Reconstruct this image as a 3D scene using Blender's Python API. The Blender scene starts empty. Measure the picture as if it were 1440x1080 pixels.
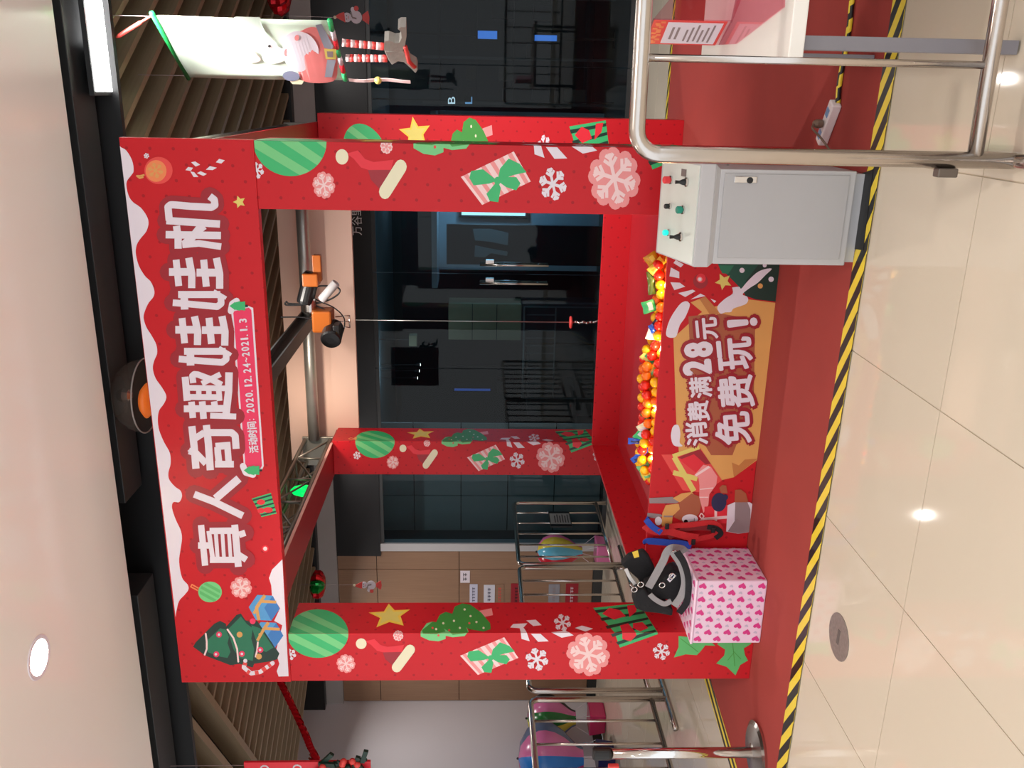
import bpy, bmesh, math, random
from mathutils import Vector, Matrix
from mathutils.geometry import tessellate_polygon
random.seed(7)
PI = math.pi
SC = bpy.context.scene
COL = SC.collection

# ------------------------------------------------------------------ camera
FPX = 1235.7
CAMP = Vector((3.205, -4.277, 1.6))
_yaw, _pitch, _roll = -.318, -.039, .008
F = Vector((math.sin(_yaw)*math.cos(_pitch), math.cos(_yaw)*math.cos(_pitch), math.sin(_pitch)))
R0 = Vector((math.cos(_yaw), -math.sin(_yaw), 0)); U0 = R0.cross(F)
R = math.cos(_roll)*R0 + math.sin(_roll)*U0
U = -math.sin(_roll)*R0 + math.cos(_roll)*U0
cd = bpy.data.cameras.new('camera'); cam = bpy.data.objects.new('camera', cd); COL.objects.link(cam)
cd.sensor_fit = 'HORIZONTAL'; cd.sensor_width = 36; cd.lens = FPX/1440*36
cd.clip_start = .05; cd.clip_end = 100
X, Y, Z = -U, R, -F            # the phone was held sideways: image right is world down
cam.matrix_world = Matrix(((X.x, Y.x, Z.x, CAMP.x), (X.y, Y.y, Z.y, CAMP.y), (X.z, Y.z, Z.z, CAMP.z), (0, 0, 0, 1)))
SC.camera = cam

# ------------------------------------------------------------------ world, lamps, exposure
SC.view_settings.view_transform = 'Standard'
SC.view_settings.look = 'None'
SC.view_settings.gamma = 1
SC.view_settings.use_curve_mapping = False
SC.view_settings.exposure = 0.2
wd = bpy.data.worlds.new('world'); SC.world = wd; wd.use_nodes = True
wd.node_tree.nodes['Background'].inputs[0].default_value = (.93, .965, 1, 1)
wd.node_tree.nodes['Background'].inputs[1].default_value = 1.3  # even glow from all sides, added to light the ceiling from below too

def area(name, loc, size, power, col=(1, .9, .8), aim=None, spread=PI, shape='DISK'):
    l = bpy.data.lights.new(name, 'AREA'); l.shape = shape; l.size = size; l.energy = power; l.color = col; l.spread = spread
    o = bpy.data.objects.new(name, l); COL.objects.link(o); o.location = loc
    d = (Vector(aim)-Vector(loc)) if aim else Vector((0, 0, -1))
    o.rotation_euler = d.to_track_quat('-Z', 'Y').to_euler()
    return o
def point(name, loc, power, col=(1, 1, 1), r=.05):
    l = bpy.data.lights.new(name, 'POINT'); l.energy = power; l.color = col; l.shadow_soft_size = r
    o = bpy.data.objects.new(name, l); COL.objects.link(o); o.location = loc; return o

CEIL = 3.55
DOWN = [(-1.5, -.86), (.777, -.86), (-1.5, -2.9), (.9, -3.0), (3.4, -2.6), (5.4, -1.2), (-3.6, -1.4)]
for (x, y) in DOWN:
    area('downlight_lamp', (x, y, CEIL-.012), .14, 7.5, (1, .93, .86), spread=1.75)
for (x, y) in ((-1.25, 4.6), (3.45, 4.57), (-3.3, 4.5)):  # first two mirrored in the floor; third added to brighten the wood wall
    area('rear_lamp', (x, y, 3.5), .07, 15, (1, .95, .9), spread=2.6)
area('over_booth_lamp', (1.7, 1.75, 3.5), .12, 22, (1, .93, .85), spread=2.6)
# bright white light slot at the right end of the ceiling channel
area('slot_lamp', (3.62, .55, 3.5), .45, 34, (1, .98, .95), aim=(3.42, 1.1, 2.85), spread=1.1)
# blue lamp of the shut shop, then unseen fills added to brighten it
area('shop_blue_lamp', (2.5, 6.9, 1.5), .4, 16, (.35, .7, 1), aim=(1.3, 7.4, 1.3))
point('shop_fill', (-.2, 6.6, 2.6), 7.0, (.72, .88, 1), .2)
point('shop_fill_two', (2.2, 8.2, 2.6), 9.0, (.6, .82, 1), .2)
point('shop_fill_three', (4.9, 6.6, 2.6), 2.0, (.8, .9, 1), .2)
# warm lamps of the booth: inside the prize tub and at the left truss, aimed at the rear banner
for x in (1.25, 1.55, 1.9, 2.25):
    point('tub_lamp', (x, .333, .612), 1.1, (1, .74, .36), .008)
area('booth_spot', (.6, 2.45, 3.05), .08, 4.5, (1, .84, .68), aim=(.7, 3.15, 2.95))

# ------------------------------------------------------------------ materials
def lin(c):
    return tuple((v/255/12.92 if v/255 <= .04045 else ((v/255+.055)/1.055)**2.4) for v in c) + (1,)
_M = {}
def mat(name, rgb, rough=.5, metal=0, emit=None, es=0, var=.06, scale=9, bump=0, spec=.5, coat=0):
    if name in _M: return _M[name]
    m = bpy.data.materials.new(name); m.use_nodes = True; nt = m.node_tree; b = nt.nodes['Principled BSDF']
    b.inputs['Roughness'].default_value = rough; b.inputs['Metallic'].default_value = metal
    b.inputs['Specular IOR Level'].default_value = spec
    b.inputs['Coat Weight'].default_value = coat
    c = lin(rgb)
    tc = nt.nodes.new('ShaderNodeTexCoord'); nz = nt.nodes.new('ShaderNodeTexNoise'); nz.inputs['Scale'].default_value = scale
    nt.links.new(tc.outputs['Object'], nz.inputs['Vector'])
    mx = nt.nodes.new('ShaderNodeMix'); mx.data_type = 'RGBA'
    mx.inputs[6].default_value = tuple(v*(1-var) for v in c[:3])+(1,)
    mx.inputs[7].default_value = tuple(min(1, v*(1+var)) for v in c[:3])+(1,)
    nt.links.new(nz.outputs['Fac'], mx.inputs[0]); nt.links.new(mx.outputs[2], b.inputs['Base Color'])
    if bump:
        bp = nt.nodes.new('ShaderNodeBump'); bp.inputs['Strength'].default_value = bump; bp.inputs['Distance'].default_value = .01
        nt.links.new(nz.outputs['Fac'], bp.inputs['Height']); nt.links.new(bp.outputs[0], b.inputs['Normal'])
    if emit:
        b.inputs['Emission Color'].default_value = lin(emit); b.inputs['Emission Strength'].default_value = es
    _M[name] = m
    return m
def N(nt, op, a, b=None, c=None):
    n = nt.nodes.new('ShaderNodeMath'); n.operation = op
    for i, v in enumerate((a, b, c)):
        if v is None: continue
        if isinstance(v, (int, float)): n.inputs[i].default_value = v
        else: nt.links.new(v, n.inputs[i])
    return n.outputs[0]
def uvxy(nt):
    u = nt.nodes.new('ShaderNodeUVMap'); s = nt.nodes.new('ShaderNodeSeparateXYZ'); nt.links.new(u.outputs[0], s.inputs[0])
    return s.outputs[0], s.outputs[1]
def dots_mat(name, base, dot, rough=.35):
    m = mat(name, base, rough, var=.03, scale=2, spec=.3); nt = m.node_tree; b = nt.nodes['Principled BSDF']
    src = b.inputs['Base Color'].links[0].from_socket
    u, v = uvxy(nt)
    def lattice(o):
        fx = N(nt, 'MULTIPLY', N(nt, 'SUBTRACT', N(nt, 'FRACT', N(nt, 'ADD', N(nt, 'DIVIDE', u, .145), o+100)), .5), .145)
        fy = N(nt, 'MULTIPLY', N(nt, 'SUBTRACT', N(nt, 'FRACT', N(nt, 'ADD', N(nt, 'DIVIDE', v, .107), o+100)), .5), .107)
        d = N(nt, 'SQRT', N(nt, 'ADD', N(nt, 'MULTIPLY', fx, fx), N(nt, 'MULTIPLY', fy, fy)))
        return N(nt, 'LESS_THAN', d, .0075)
    f = N(nt, 'MAXIMUM', lattice(.25), lattice(.75))
    mx = nt.nodes.new('ShaderNodeMix'); mx.data_type = 'RGBA'
    nt.links.new(f, mx.inputs[0]); nt.links.new(src, mx.inputs[6]); mx.inputs[7].default_value = lin(dot)
    nt.links.new(mx.outputs[2], b.inputs['Base Color'])
    return m
def stripes_mat(name, c1, c2, a, bb, frac=.5, rough=.35):
    """two colours banded along fract(u*a + v*bb)"""
    m = mat(name, c1, rough, var=.05); nt = m.node_tree; b = nt.nodes['Principled BSDF']
    src = b.inputs['Base Color'].links[0].from_socket
    u, v = uvxy(nt)
    f = N(nt, 'LESS_THAN', N(nt, 'FRACT', N(nt, 'ADD', N(nt, 'ADD', N(nt, 'MULTIPLY', u, a), N(nt, 'MULTIPLY', v, bb)), 100)), frac)
    mx = nt.nodes.new('ShaderNodeMix'); mx.data_type = 'RGBA'
    nt.links.new(f, mx.inputs[0]); nt.links.new(src, mx.inputs[6]); mx.inputs[7].default_value = lin(c2)
    nt.links.new(mx.outputs[2], b.inputs['Base Color'])
    return m
def wood_mat(name, rgb, dark, along='v', rough=.4):
    m = mat(name, rgb, rough); nt = m.node_tree; b = nt.nodes['Principled BSDF']
    u, v = uvxy(nt)
    cx = nt.nodes.new('ShaderNodeCombineXYZ')
    nt.links.new(N(nt, 'MULTIPLY', u, 60 if along == 'v' else 2), cx.inputs[0]); nt.links.new(N(nt, 'MULTIPLY', v, 2 if along == 'v' else 60), cx.inputs[1])
    nz = nt.nodes.new('ShaderNodeTexNoise'); nz.inputs['Scale'].default_value = 1; nz.inputs['Detail'].default_value = 4
    nt.links.new(cx.outputs[0], nz.inputs['Vector'])
    mx = nt.nodes.new('ShaderNodeMix'); mx.data_type = 'RGBA'; mx.inputs[6].default_value = lin(dark); mx.inputs[7].default_value = lin(rgb)
    nt.links.new(nz.outputs['Fac'], mx.inputs[0]); nt.links.new(mx.outputs[2], b.inputs['Base Color'])
    return m
def glass_mat(name, tint, ior=1.5, rough=.02):
    m = bpy.data.materials.new(name); m.use_nodes = True; nt = m.node_tree; nt.nodes.clear()
    out = nt.nodes.new('ShaderNodeOutputMaterial'); tr = nt.nodes.new('ShaderNodeBsdfTransparent'); gl = nt.nodes.new('ShaderNodeBsdfGlossy')
    fr = nt.nodes.new('ShaderNodeFresnel'); fr.inputs[0].default_value = ior; mx = nt.nodes.new('ShaderNodeMixShader')
    tr.inputs[0].default_value = lin(tint); gl.inputs[0].default_value = (.9, .9, .9, 1); gl.inputs['Roughness'].default_value = rough
    ge = nt.nodes.new('ShaderNodeNewGeometry'); ff = N(nt, 'MULTIPLY', fr.outputs[0], N(nt, 'SUBTRACT', 1.0, ge.outputs['Backfacing']))
    nt.links.new(ff, mx.inputs[0]); nt.links.new(tr.outputs[0], mx.inputs[1]); nt.links.new(gl.outputs[0], mx.inputs[2]); nt.links.new(mx.outputs[0], out.inputs[0])
    _M[name] = m
    return m

RED = dots_mat('red_dotted_vinyl', (200, 28, 38), (166, 20, 32), .42)
REDP = mat('red_plain_vinyl', (168, 30, 40), .4)
REDEDGE = mat('pale_board_edge', (226, 170, 160), .6)
WHITE = mat('white_print', (232, 222, 232), .4, var=.02)
CREAM = mat('cream_print', (236, 228, 196), .4, var=.03)
PINK = mat('pink_print', (242, 150, 150), .4, var=.03)
PALEPINK = mat('pale_pink_print', (250, 214, 214), .4, var=.03)
DRED = mat('dark_red_print', (158, 28, 42), .4, var=.03)
MRED = mat('red_print', (228, 40, 56), .4, var=.03)
LRED = mat('light_red_print', (232, 74, 70), .4, var=.03)
GREEN = mat('green_print', (58, 184, 112), .4, var=.03)
LGREEN = mat('light_green_print', (118, 204, 132), .4, var=.03)
TGREEN = mat('tree_green_print', (66, 150, 62), .4, var=.03)
HGREEN = mat('holly_green_print', (94, 186, 108), .4, var=.03)
DGREEN = mat('dark_green_print', (22, 78, 62), .4, var=.03)
XGREEN = mat('deep_green_print', (20, 52, 42), .4, var=.03)
MGREEN = mat('mid_green_print', (34, 116, 84), .4, var=.03)
YEL = mat('yellow_print', (242, 206, 74), .4, var=.03)
LYEL = mat('soft_yellow_print', (226, 208, 110), .4, var=.03)
ORANGE = mat('orange_print', (240, 136, 84), .4, var=.03)
TAN = mat('tan_print', (224, 164, 92), .4, var=.05)
DTAN = mat('dark_tan_print', (196, 126, 68), .4, var=.05)
BROWN = mat('brown_print', (172, 92, 62), .4, var=.04)
BLUE = mat('blue_print', (88, 160, 216), .4, var=.03)
DBLUE = mat('deeper_blue_print', (62, 126, 196), .4, var=.03)
NAVY = mat('navy_print', (36, 36, 78), .45, var=.04)
GREYP = mat('grey_print', (150, 132, 134), .4, var=.04)
MAGENTA = mat('magenta_print', (240, 52, 98), .4, var=.03)
BLACKP = mat('black_print', (18, 16, 18), .4)

STEEL = mat('stainless_steel', (200, 192, 186), .22, 1, var=.05, scale=30)
CHROME = mat('chrome', (215, 212, 210), .1, 1, var=.02)
ALU = mat('grey_truss_steel', (150, 146, 138), .4, .7, var=.08)
GALV = mat('galvanised_tube', (176, 176, 172), .32, .8, var=.12, scale=14)
BLACK = mat('black_plastic', (20, 20, 22), .4)
BLACKC = mat('black_cloth', (24, 24, 28), .85, bump=.3, scale=60)
DARKC = mat('dark_channel_paint', (26, 26, 27), .45)
DARKG = mat('dark_grey_paint', (48, 49, 50), .4)
GREYM = mat('grey_enamel', (190, 188, 190), .4, var=.02)
DOORM = mat('grey_door_enamel', (178, 176, 178), .4, var=.02)
WPANEL = mat('white_enamel', (212, 218, 210), .35, var=.01)
ORP = mat('orange_enamel', (176, 92, 26), .35, var=.05)
CREAMC = mat('cream_gloss_ceiling', (254, 249, 243), .16, var=.015, scale=.7, spec=.35)
WALLW = mat('white_wall_paint', (216, 212, 218), .6, var=.02, scale=2)
GREYF = mat('grey_fascia', (168, 162, 160), .5, var=.04)
BOARD = mat('raw_board_back', (222, 188, 172), .6, var=.04, scale=3)
FLOORM = mat('glazed_floor_tile', (216, 203, 184), .045, var=.025, scale=1.3, spec=.5)
GROUT = mat('tile_joint', (198, 184, 162), .7)
CARPET = mat('red_carpet', (158, 56, 49), .85, var=.1, scale=3, bump=.15)
SLAT = wood_mat('slat_wood', (160, 142, 116), (138, 120, 96), 'u', .5)
SLATL = wood_mat('slat_edge_wood', (184, 154, 120), (160, 132, 100), 'u', .5)
WOOD = wood_mat('wood_panel', (160, 126, 100), (136, 104, 82), 'v', .35)
TAPE = stripes_mat('hazard_tape', (240, 212, 60), (26, 24, 26), 5.9, 10.2)
TAPEL = stripes_mat('hazard_tape_lengthwise', (240, 212, 60), (26, 24, 26), .8, 15)
GLASS = glass_mat('shop_glass', (190, 204, 208), 1.3)
ACRYL = glass_mat('clear_acrylic', (250, 236, 240))
PACRYL = glass_mat('pink_acrylic', (252, 224, 230))
EMW = mat('lamp_glow', (255, 250, 240), .5, emit=(255, 246, 232), es=14)

# ------------------------------------------------------------------ mesh helpers
def V(*a): return Vector(a)
class MB:
    def __init__(s): s.v = []; s.f = []; s.m = []
    def add(s, vs, fs, m=0):
        n = len(s.v); s.v += [tuple(p) for p in vs]; s.f += [tuple(i+n for i in f) for f in fs]; s.m += [m]*len(fs); return s
    def hexa(s, c, m=0):
        return s.add(c, [(0, 3, 2, 1), (4, 5, 6, 7), (0, 1, 5, 4), (1, 2, 6, 5), (2, 3, 7, 6), (3, 0, 4, 7)], m)
    def box(s, x0, x1, y0, y1, z0, z1, m=0):
        return s.hexa([(x0, y0, z0), (x1, y0, z0), (x1, y1, z0), (x0, y1, z0), (x0, y0, z1), (x1, y0, z1), (x1, y1, z1), (x0, y1, z1)], m)
    def bar(s, a, b, w, h, up=(0, 0, 1), m=0):
        a, b = Vector(a), Vector(b); d = (b-a).normalized(); up = Vector(up)
        if abs(d.dot(up)) > .98: up = Vector((0, 1, 0))
        sd = d.cross(up).normalized()*w/2; u = sd.cross(d).normalized()*h/2
        return s.hexa([a-sd-u, b-sd-u, b+sd-u, a+sd-u, a-sd+u, b-sd+u, b+sd+u, a+sd+u], m)
    def tube(s, pts, r, n=10, m=0, cap=True):
        pts = [Vector(p) for p in pts]; rs = r if isinstance(r, (list, tuple)) else [r]*len(pts)
        t0 = (pts[1]-pts[0]).normalized(); up = Vector((0, 0, 1)) if abs(t0.z) < .9 else Vector((1, 0, 0))
        nrm = t0.cross(up).normalized(); rings = []
        for i, p in enumerate(pts):
            t = (pts[min(i+1, len(pts)-1)]-pts[max(i-1, 0)]).normalized()
            nrm = (nrm-t*nrm.dot(t)).normalized(); b = t.cross(nrm)
            rings.append([p+(nrm*math.cos(2*PI*k/n)+b*math.sin(2*PI*k/n))*rs[i] for k in range(n)])
        vs = [q for rg in rings for q in rg]; fs = []
        for i in range(len(pts)-1):
            for k in range(n):
                fs.append((i*n+k, i*n+(k+1) % n, (i+1)*n+(k+1) % n, (i+1)*n+k))
        if cap: fs += [tuple(range(n))[::-1], tuple((len(pts)-1)*n+k for k in range(n))]
        return s.add(vs, fs, m)
    def ribbon(s, pts, w, t, nrm, m=0):
        """flat strap swept along pts; nrm = direction of its thin side"""
        pts = [Vector(p) for p in pts]; nrm = Vector(nrm).normalized(); vs = []; fs = []
        for i, p in enumerate(pts):
            d = (pts[min(i+1, len(pts)-1)]-pts[max(i-1, 0)]).normalized()
            sd = d.cross(nrm)
            sd = sd.normalized() if sd.length > 1e-4 else Vector((1, 0, 0))
            n2 = sd.cross(d).normalized(); ww = w[i] if isinstance(w, (list, tuple)) else w
            vs += [p-sd*ww/2-n2*t/2, p+sd*ww/2-n2*t/2, p+sd*ww/2+n2*t/2, p-sd*ww/2+n2*t/2]
        for i in range(len(pts)-1):
            for k in range(4): fs.append((i*4+k, i*4+(k+1) % 4, (i+1)*4+(k+1) % 4, (i+1)*4+k))
        fs += [(3, 2, 1, 0), tuple((len(pts)-1)*4+k for k in range(4))]
        return s.add(vs, fs, m)
    def lathe(s, prof, c, axis=(0, 0, 1), n=20, m=0, cap=True):
        ax = Vector(axis).normalized(); a = ax.orthogonal().normalized(); b = ax.cross(a); c = Vector(c)
        vs = [c+ax*h+(a*math.cos(2*PI*k/n)+b*math.sin(2*PI*k/n))*r for (r, h) in prof for k in range(n)]; fs = []
        for i in range(len(prof)-1):
            for k in range(n): fs.append((i*n+k, i*n+(k+1) % n, (i+1)*n+(k+1) % n, (i+1)*n+k))
        if cap: fs += [tuple(range(n))[::-1], tuple((len(prof)-1)*n+k for k in range(n))]
        return s.add(vs, fs, m)
    def ball(s, c, r, nu=12, nv=8, m=0):
        r = (r, r, r) if isinstance(r, (int, float)) else r; c = Vector(c)
        vs = [c+Vector((0, 0, r[2]))]
        for i in range(1, nv):
            th = PI*i/nv
            for k in range(nu): vs.append(c+Vector((r[0]*math.sin(th)*math.cos(2*PI*k/nu), r[1]*math.sin(th)*math.sin(2*PI*k/nu), r[2]*math.cos(th))))
        vs.append(c-Vector((0, 0, r[2]))); fs = []
        for k in range(nu): fs.append((0, 1+k, 1+(k+1) % nu))
        for i in range(nv-2):
            for k in range(nu): fs.append((1+i*nu+k, 1+(i+1)*nu+k, 1+(i+1)*nu+(k+1) % nu, 1+i*nu+(k+1) % nu))
        l = len(vs)-1; o = 1+(nv-2)*nu
        for k in range(nu): fs.append((l, o+(k+1) % nu, o+k))
        return s.add(vs, fs, m)
    def poly(s, pts, m=0):
        pts = [Vector(p) for p in pts]
        return s.add(pts, [tuple(t) for t in tessellate_polygon([pts])], m)
    def slab(s, pts, off, m=0):
        """flat outline given thickness OFF"""
        pts = [Vector(p) for p in pts]; off = Vector(off); n = len(pts); t = [tuple(q) for q in tessellate_polygon([pts])]
        fs = t + [tuple(i+n for i in q)[::-1] for q in t] + [(i, (i+1) % n, n+(i+1) % n, n+i) for i in range(n)]
        return s.add(pts+[p+off for p in pts], fs, m)
    def build(s, name, mats, parent=None, smooth=False, bevel=0, at=None):
        me = bpy.data.meshes.new(name)
        vs = s.v if at is None else [tuple(Vector(p)-Vector(at)) for p in s.v]
        me.from_pydata(vs, [], s.f); mats = mats if isinstance(mats, (list, tuple)) else [mats]
        for m in mats: me.materials.append(m)
        if len(mats) > 1: me.polygons.foreach_set('material_index', s.m)
        bm = bmesh.new(); bm.from_mesh(me); bmesh.ops.recalc_face_normals(bm, faces=bm.faces)
        uv = bm.loops.layers.uv.new('UV')
        for f in bm.faces:
            n = f.normal; ax = max(range(3), key=lambda i: abs(n[i])); f.smooth = smooth
            for l in f.loops:
                p = l.vert.co; l[uv].uv = (p.y, p.z) if ax == 0 else ((p.x, p.z) if ax == 1 else (p.x, p.y))
        bm.to_mesh(me); bm.free()
        o = bpy.data.objects.new(name, me); COL.objects.link(o)
        if at is not None: o.location = at
        if parent is not None: attach(o, parent)
        if bevel:
            b = o.modifiers.new('bevel', 'BEVEL'); b.width = bevel; b.segments = 2; b.limit_method = 'ANGLE'
        return o
ROOT = {}
def attach(o, parent):
    o.parent = parent; l = ROOT.get(parent.name)
    if l is not None: o.matrix_parent_inverse = Matrix.Translation(-Vector(l))
def tag(o, label, cat, group=None):
    o['label'] = label; o['category'] = cat
    if group: o['group'] = group
    return o
def thing(name, loc, label, cat, group=None):
    o = bpy.data.objects.new(name, None); o.empty_display_size = .1; COL.objects.link(o); o.location = loc; ROOT[o.name] = tuple(loc)
    return tag(o, label, cat, group)
def struct(o): o['kind'] = 'structure'; return o
def copy_tree(o, loc):
    c = o.copy(); COL.objects.link(c); c.location = loc
    for ch in list(o.children):
        d = ch.copy(); COL.objects.link(d); d.parent = c
        for g in list(ch.children):
            e = g.copy(); COL.objects.link(e); e.parent = d
    return c
def bez(pts, n=8):
    """Catmull-Rom through pts"""
    P = [Vector(p) for p in pts]; P = [2*P[0]-P[1]]+P+[2*P[-1]-P[-2]]; out = []
    for i in range(1, len(P)-2):
        for k in range(n):
            t = k/n; a, b, c, d = P[i-1], P[i], P[i+1], P[i+2]
            out.append(.5*((2*b)+(c-a)*t+(2*a-5*b+4*c-d)*t*t+(3*b-a-3*c+d)*t**3))
    return out+[P[-2]]

# a point of the photograph carried onto a plane of the place
def ray(x, y): return F+R*((1080-y-540)/FPX)-U*((x-720)/FPX)
def at(x, y, ax, val):
    d = ray(x, y); return CAMP+d*((val-CAMP[ax])/d[ax])
def atp(x, y, p0, n):
    d = ray(x, y); n = Vector(n); return CAMP+d*((Vector(p0)-CAMP).dot(n)/d.dot(n))

# ------------------------------------------------------------------ flat prints
def disc(c, r, n=24, r2=None, rot=0):
    r2 = r2 or r; ca, sa = math.cos(rot), math.sin(rot)
    return [(c[0]+r*math.cos(2*PI*k/n)*ca-r2*math.sin(2*PI*k/n)*sa, c[1]+r*math.cos(2*PI*k/n)*sa+r2*math.sin(2*PI*k/n)*ca) for k in range(n)]
def stroke(pts, w, rnd=False):
    """thick line as quads with round joints"""
    out = []
    for i in range(len(pts)-1):
        a, b = pts[i], pts[i+1]; dx, dy = b[0]-a[0], b[1]-a[1]; l = math.hypot(dx, dy) or 1; nx, ny = -dy/l*w/2, dx/l*w/2
        out.append([(a[0]+nx, a[1]+ny), (b[0]+nx, b[1]+ny), (b[0]-nx, b[1]-ny), (a[0]-nx, a[1]-ny)])
    for i, p in enumerate(pts):
        if rnd or 0 < i < len(pts)-1: out.append(disc(p, w/2, 12))
    return out
def star(c, r, ri=.45, rot=0, n=5):
    return [(c[0]+(r if k % 2 == 0 else r*ri)*math.cos(rot+PI*k/n), c[1]+(r if k % 2 == 0 else r*ri)*math.sin(rot+PI*k/n)) for k in range(2*n)]
def flake(c, r, w, rot=.26):
    out = []
    for k in range(6):
        a = rot+k*PI/3; ca, sa = math.cos(a), math.sin(a); P = lambda t: (c[0]+ca*t*r, c[1]+sa*t*r)
        out += stroke([c, P(1)], w)
        for t, q in ((.5, .42), (.78, .26)):
            for sg in (-.8, .8):
                b = P(t); out += stroke([b, (b[0]+math.cos(a+sg)*q*r, b[1]+math.sin(a+sg)*q*r)], w*.9)
    return out
def blob_flake(c, r, rot=.26):
    out = [disc(c, r*.72, 18)]
    for k in range(6):
        a = rot+k*PI/3
        out += [disc((c[0]+r*.76*math.cos(a+d), c[1]+r*.76*math.sin(a+d)), r*.27, 12) for d in (-.2, .2)]
        out.append(disc((c[0]+r*.62*math.cos(a+.52), c[1]+r*.62*math.sin(a+.52)), r*.24, 12))
    return out
def clip(poly, k, lo=None, hi=None):
    """keep the part of a polygon whose k-th coordinate lies in lo..hi"""
    for lim, sg in ((lo, 1), (hi, -1)):
        if lim is None or not poly: continue
        out = []
        for i in range(len(poly)):
            a, b = poly[i], poly[(i+1) % len(poly)]; da, db = sg*(a[k]-lim), sg*(b[k]-lim)
            if da >= 0: out.append(a)
            if da*db < 0:
                t = da/(da-db); out.append(tuple(a[j]+t*(b[j]-a[j]) for j in range(2)))
        poly = out
    return poly
_SEQ = [0]
def print_on(name, layers, fn, parent, label=None):
    """layers: [(list of px polygons, material)], painted upwards; fn(x, y, lift) -> 3D"""
    mb = MB(); mats = []; cnt = (_SEQ[0] % 8)*.13; _SEQ[0] += 1
    for lv, (polys, m) in enumerate(layers):
        if m not in mats: mats.append(m)
        for p in polys:
            if len(p) >= 3: mb.poly([fn(x, y, .001+.00004*cnt) for (x, y) in p], mats.index(m)); cnt += 1
    o = mb.build(name, mats, parent)
    if label: o['label'] = label
    return o
def Z(polys, ox, oy, s):           # zoomed-view coordinates -> photograph pixels
    return [[(ox+x/s, oy+y/s) for (x, y) in p] for p in polys]
def Zp(pts, ox, oy, s): return [(ox+x/s, oy+y/s) for (x, y) in pts]
_G = {}
def glyph(ch, offset=0.0):
    """triangles of one character in its own box (0..1, baseline down) from the built-in font"""
    k = (ch, offset)
    if k in _G: return _G[k]
    cu = bpy.data.curves.new('g', 'FONT'); cu.body = ch; cu.offset = offset; cu.resolution_u = 4
    o = bpy.data.objects.new('g', cu); COL.objects.link(o)
    dg = bpy.context.evaluated_depsgraph_get(); dg.update()
    me = bpy.data.meshes.new_from_object(o.evaluated_get(dg))
    vs = [(v.co.x, v.co.y) for v in me.vertices]; fs = [tuple(p.vertices) for p in me.polygons]
    bpy.data.objects.remove(o); bpy.data.curves.remove(cu); bpy.data.meshes.remove(me)
    _G[k] = (vs, fs); return _G[k]
def bold(mb, ch, cx, cy, w, h, fn, lift, r, tilt=0.0, n=8):
    for k in range(n): write(mb, ch, cx+r*math.cos(2*PI*k/n), cy+r*math.sin(2*PI*k/n), w-2*r, h-2*r, fn, lift+.00003*k, tilt=tilt, off=0)
def write(mb, ch, cx, cy, w, h, fn, lift, mi=0, tilt=0.0, off=0.0, ref=None):
    """character centred on photograph pixel (cx, cy), w wide along -y and h tall along -x, tilted by tilt"""
    vs, fs = glyph(ch, off)
    if not vs: return
    rv = glyph(ch, ref if ref is not None else off)[0]
    x0, x1 = min(v[0] for v in rv), max(v[0] for v in rv); y0, y1 = min(v[1] for v in rv), max(v[1] for v in rv)
    ux, uy = -math.sin(tilt)*1.0, -math.cos(tilt)        # reading direction in the picture
    tx, ty = -math.cos(tilt), math.sin(tilt)             # up direction of the letter
    P = []
    for (a, b) in vs:
        s = ((a-x0)/(x1-x0)-.5)*w; t = ((b-y0)/(y1-y0)-.5)*h
        P.append(fn(cx+ux*s+tx*t, cy+uy*s+ty*t, lift))
    mb.add(P, fs, mi)

# ================================================================== THE SETTING
YS = 5.5                     # plane of the shop front
fl = struct(MB().box(-4.45, 6.6, -6.0, 5.6, -.06, -.004).build('floor', GROUT))
P_ = .792
tile_me = None
for i in range(-7, 10):
    for j in range(-7, 10):
        x0 = .612+i*P_; y0 = -.678+j*P_
        if y0 > 5.5 or y0 < -4.9 or x0 > 5.9 or x0 < -4.6 or (.2 < x0 < 5 and .2 < y0 < 2.2): continue
        if tile_me is None:
            h = P_/2-.0013
            t = MB().hexa([(-h, -h, -.012), (h, -h, -.012), (h, h, -.012), (-h, h, -.012), (-h+.001, -h+.001, 0), (h-.001, -h+.001, 0), (h-.001, h-.001, 0), (-h+.001, h-.001, 0)]).build('tile', FLOORM)
            tile_me = t.data
        else:
            t = bpy.data.objects.new('tile', tile_me); COL.objects.link(t)
        t.location = (x0+P_/2, y0+P_/2, 0); attach(t, fl)
# carpet and its hazard tape
carp = MB().slab([(-.74, -.57, .0005), (5.6, -.70, .0005), (5.6, 3.52, .0005), (-.12, 3.52, .0005)], (0, 0, .004)).build('carpet', CARPET)
tag(carp, 'red carpet laid on the tiles under the booth', 'carpet')
def tape(name, a, b, w, m, z, label):
    a, b = Vector(a), Vector(b); d = b-a; n = max(2, int(d.length/.25))
    mb = MB()
    o = mb.box(0, d.length, -w/2, w/2, 0, .0015).build(name, m)
    o.location = (a.x, a.y, z); o.rotation_euler = (0, 0, math.atan2(d.y, d.x)); return tag(o, label, 'tape')
tape('hazard_tape', (-.86, -.595), (5.6, -.735), .115, TAPE, .0046, 'wide black and yellow hazard tape along the front carpet edge')
tape('hazard_tape', (-.80, -.52), (-.14, 3.5), .12, TAPEL, .0047, 'black and yellow hazard tape down the left carpet edge')
tape('hazard_tape', (-.14, 3.53), (5.6, 3.53), .09, TAPE, .0048, 'black and yellow hazard tape along the rear carpet edge by the shop')

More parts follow.
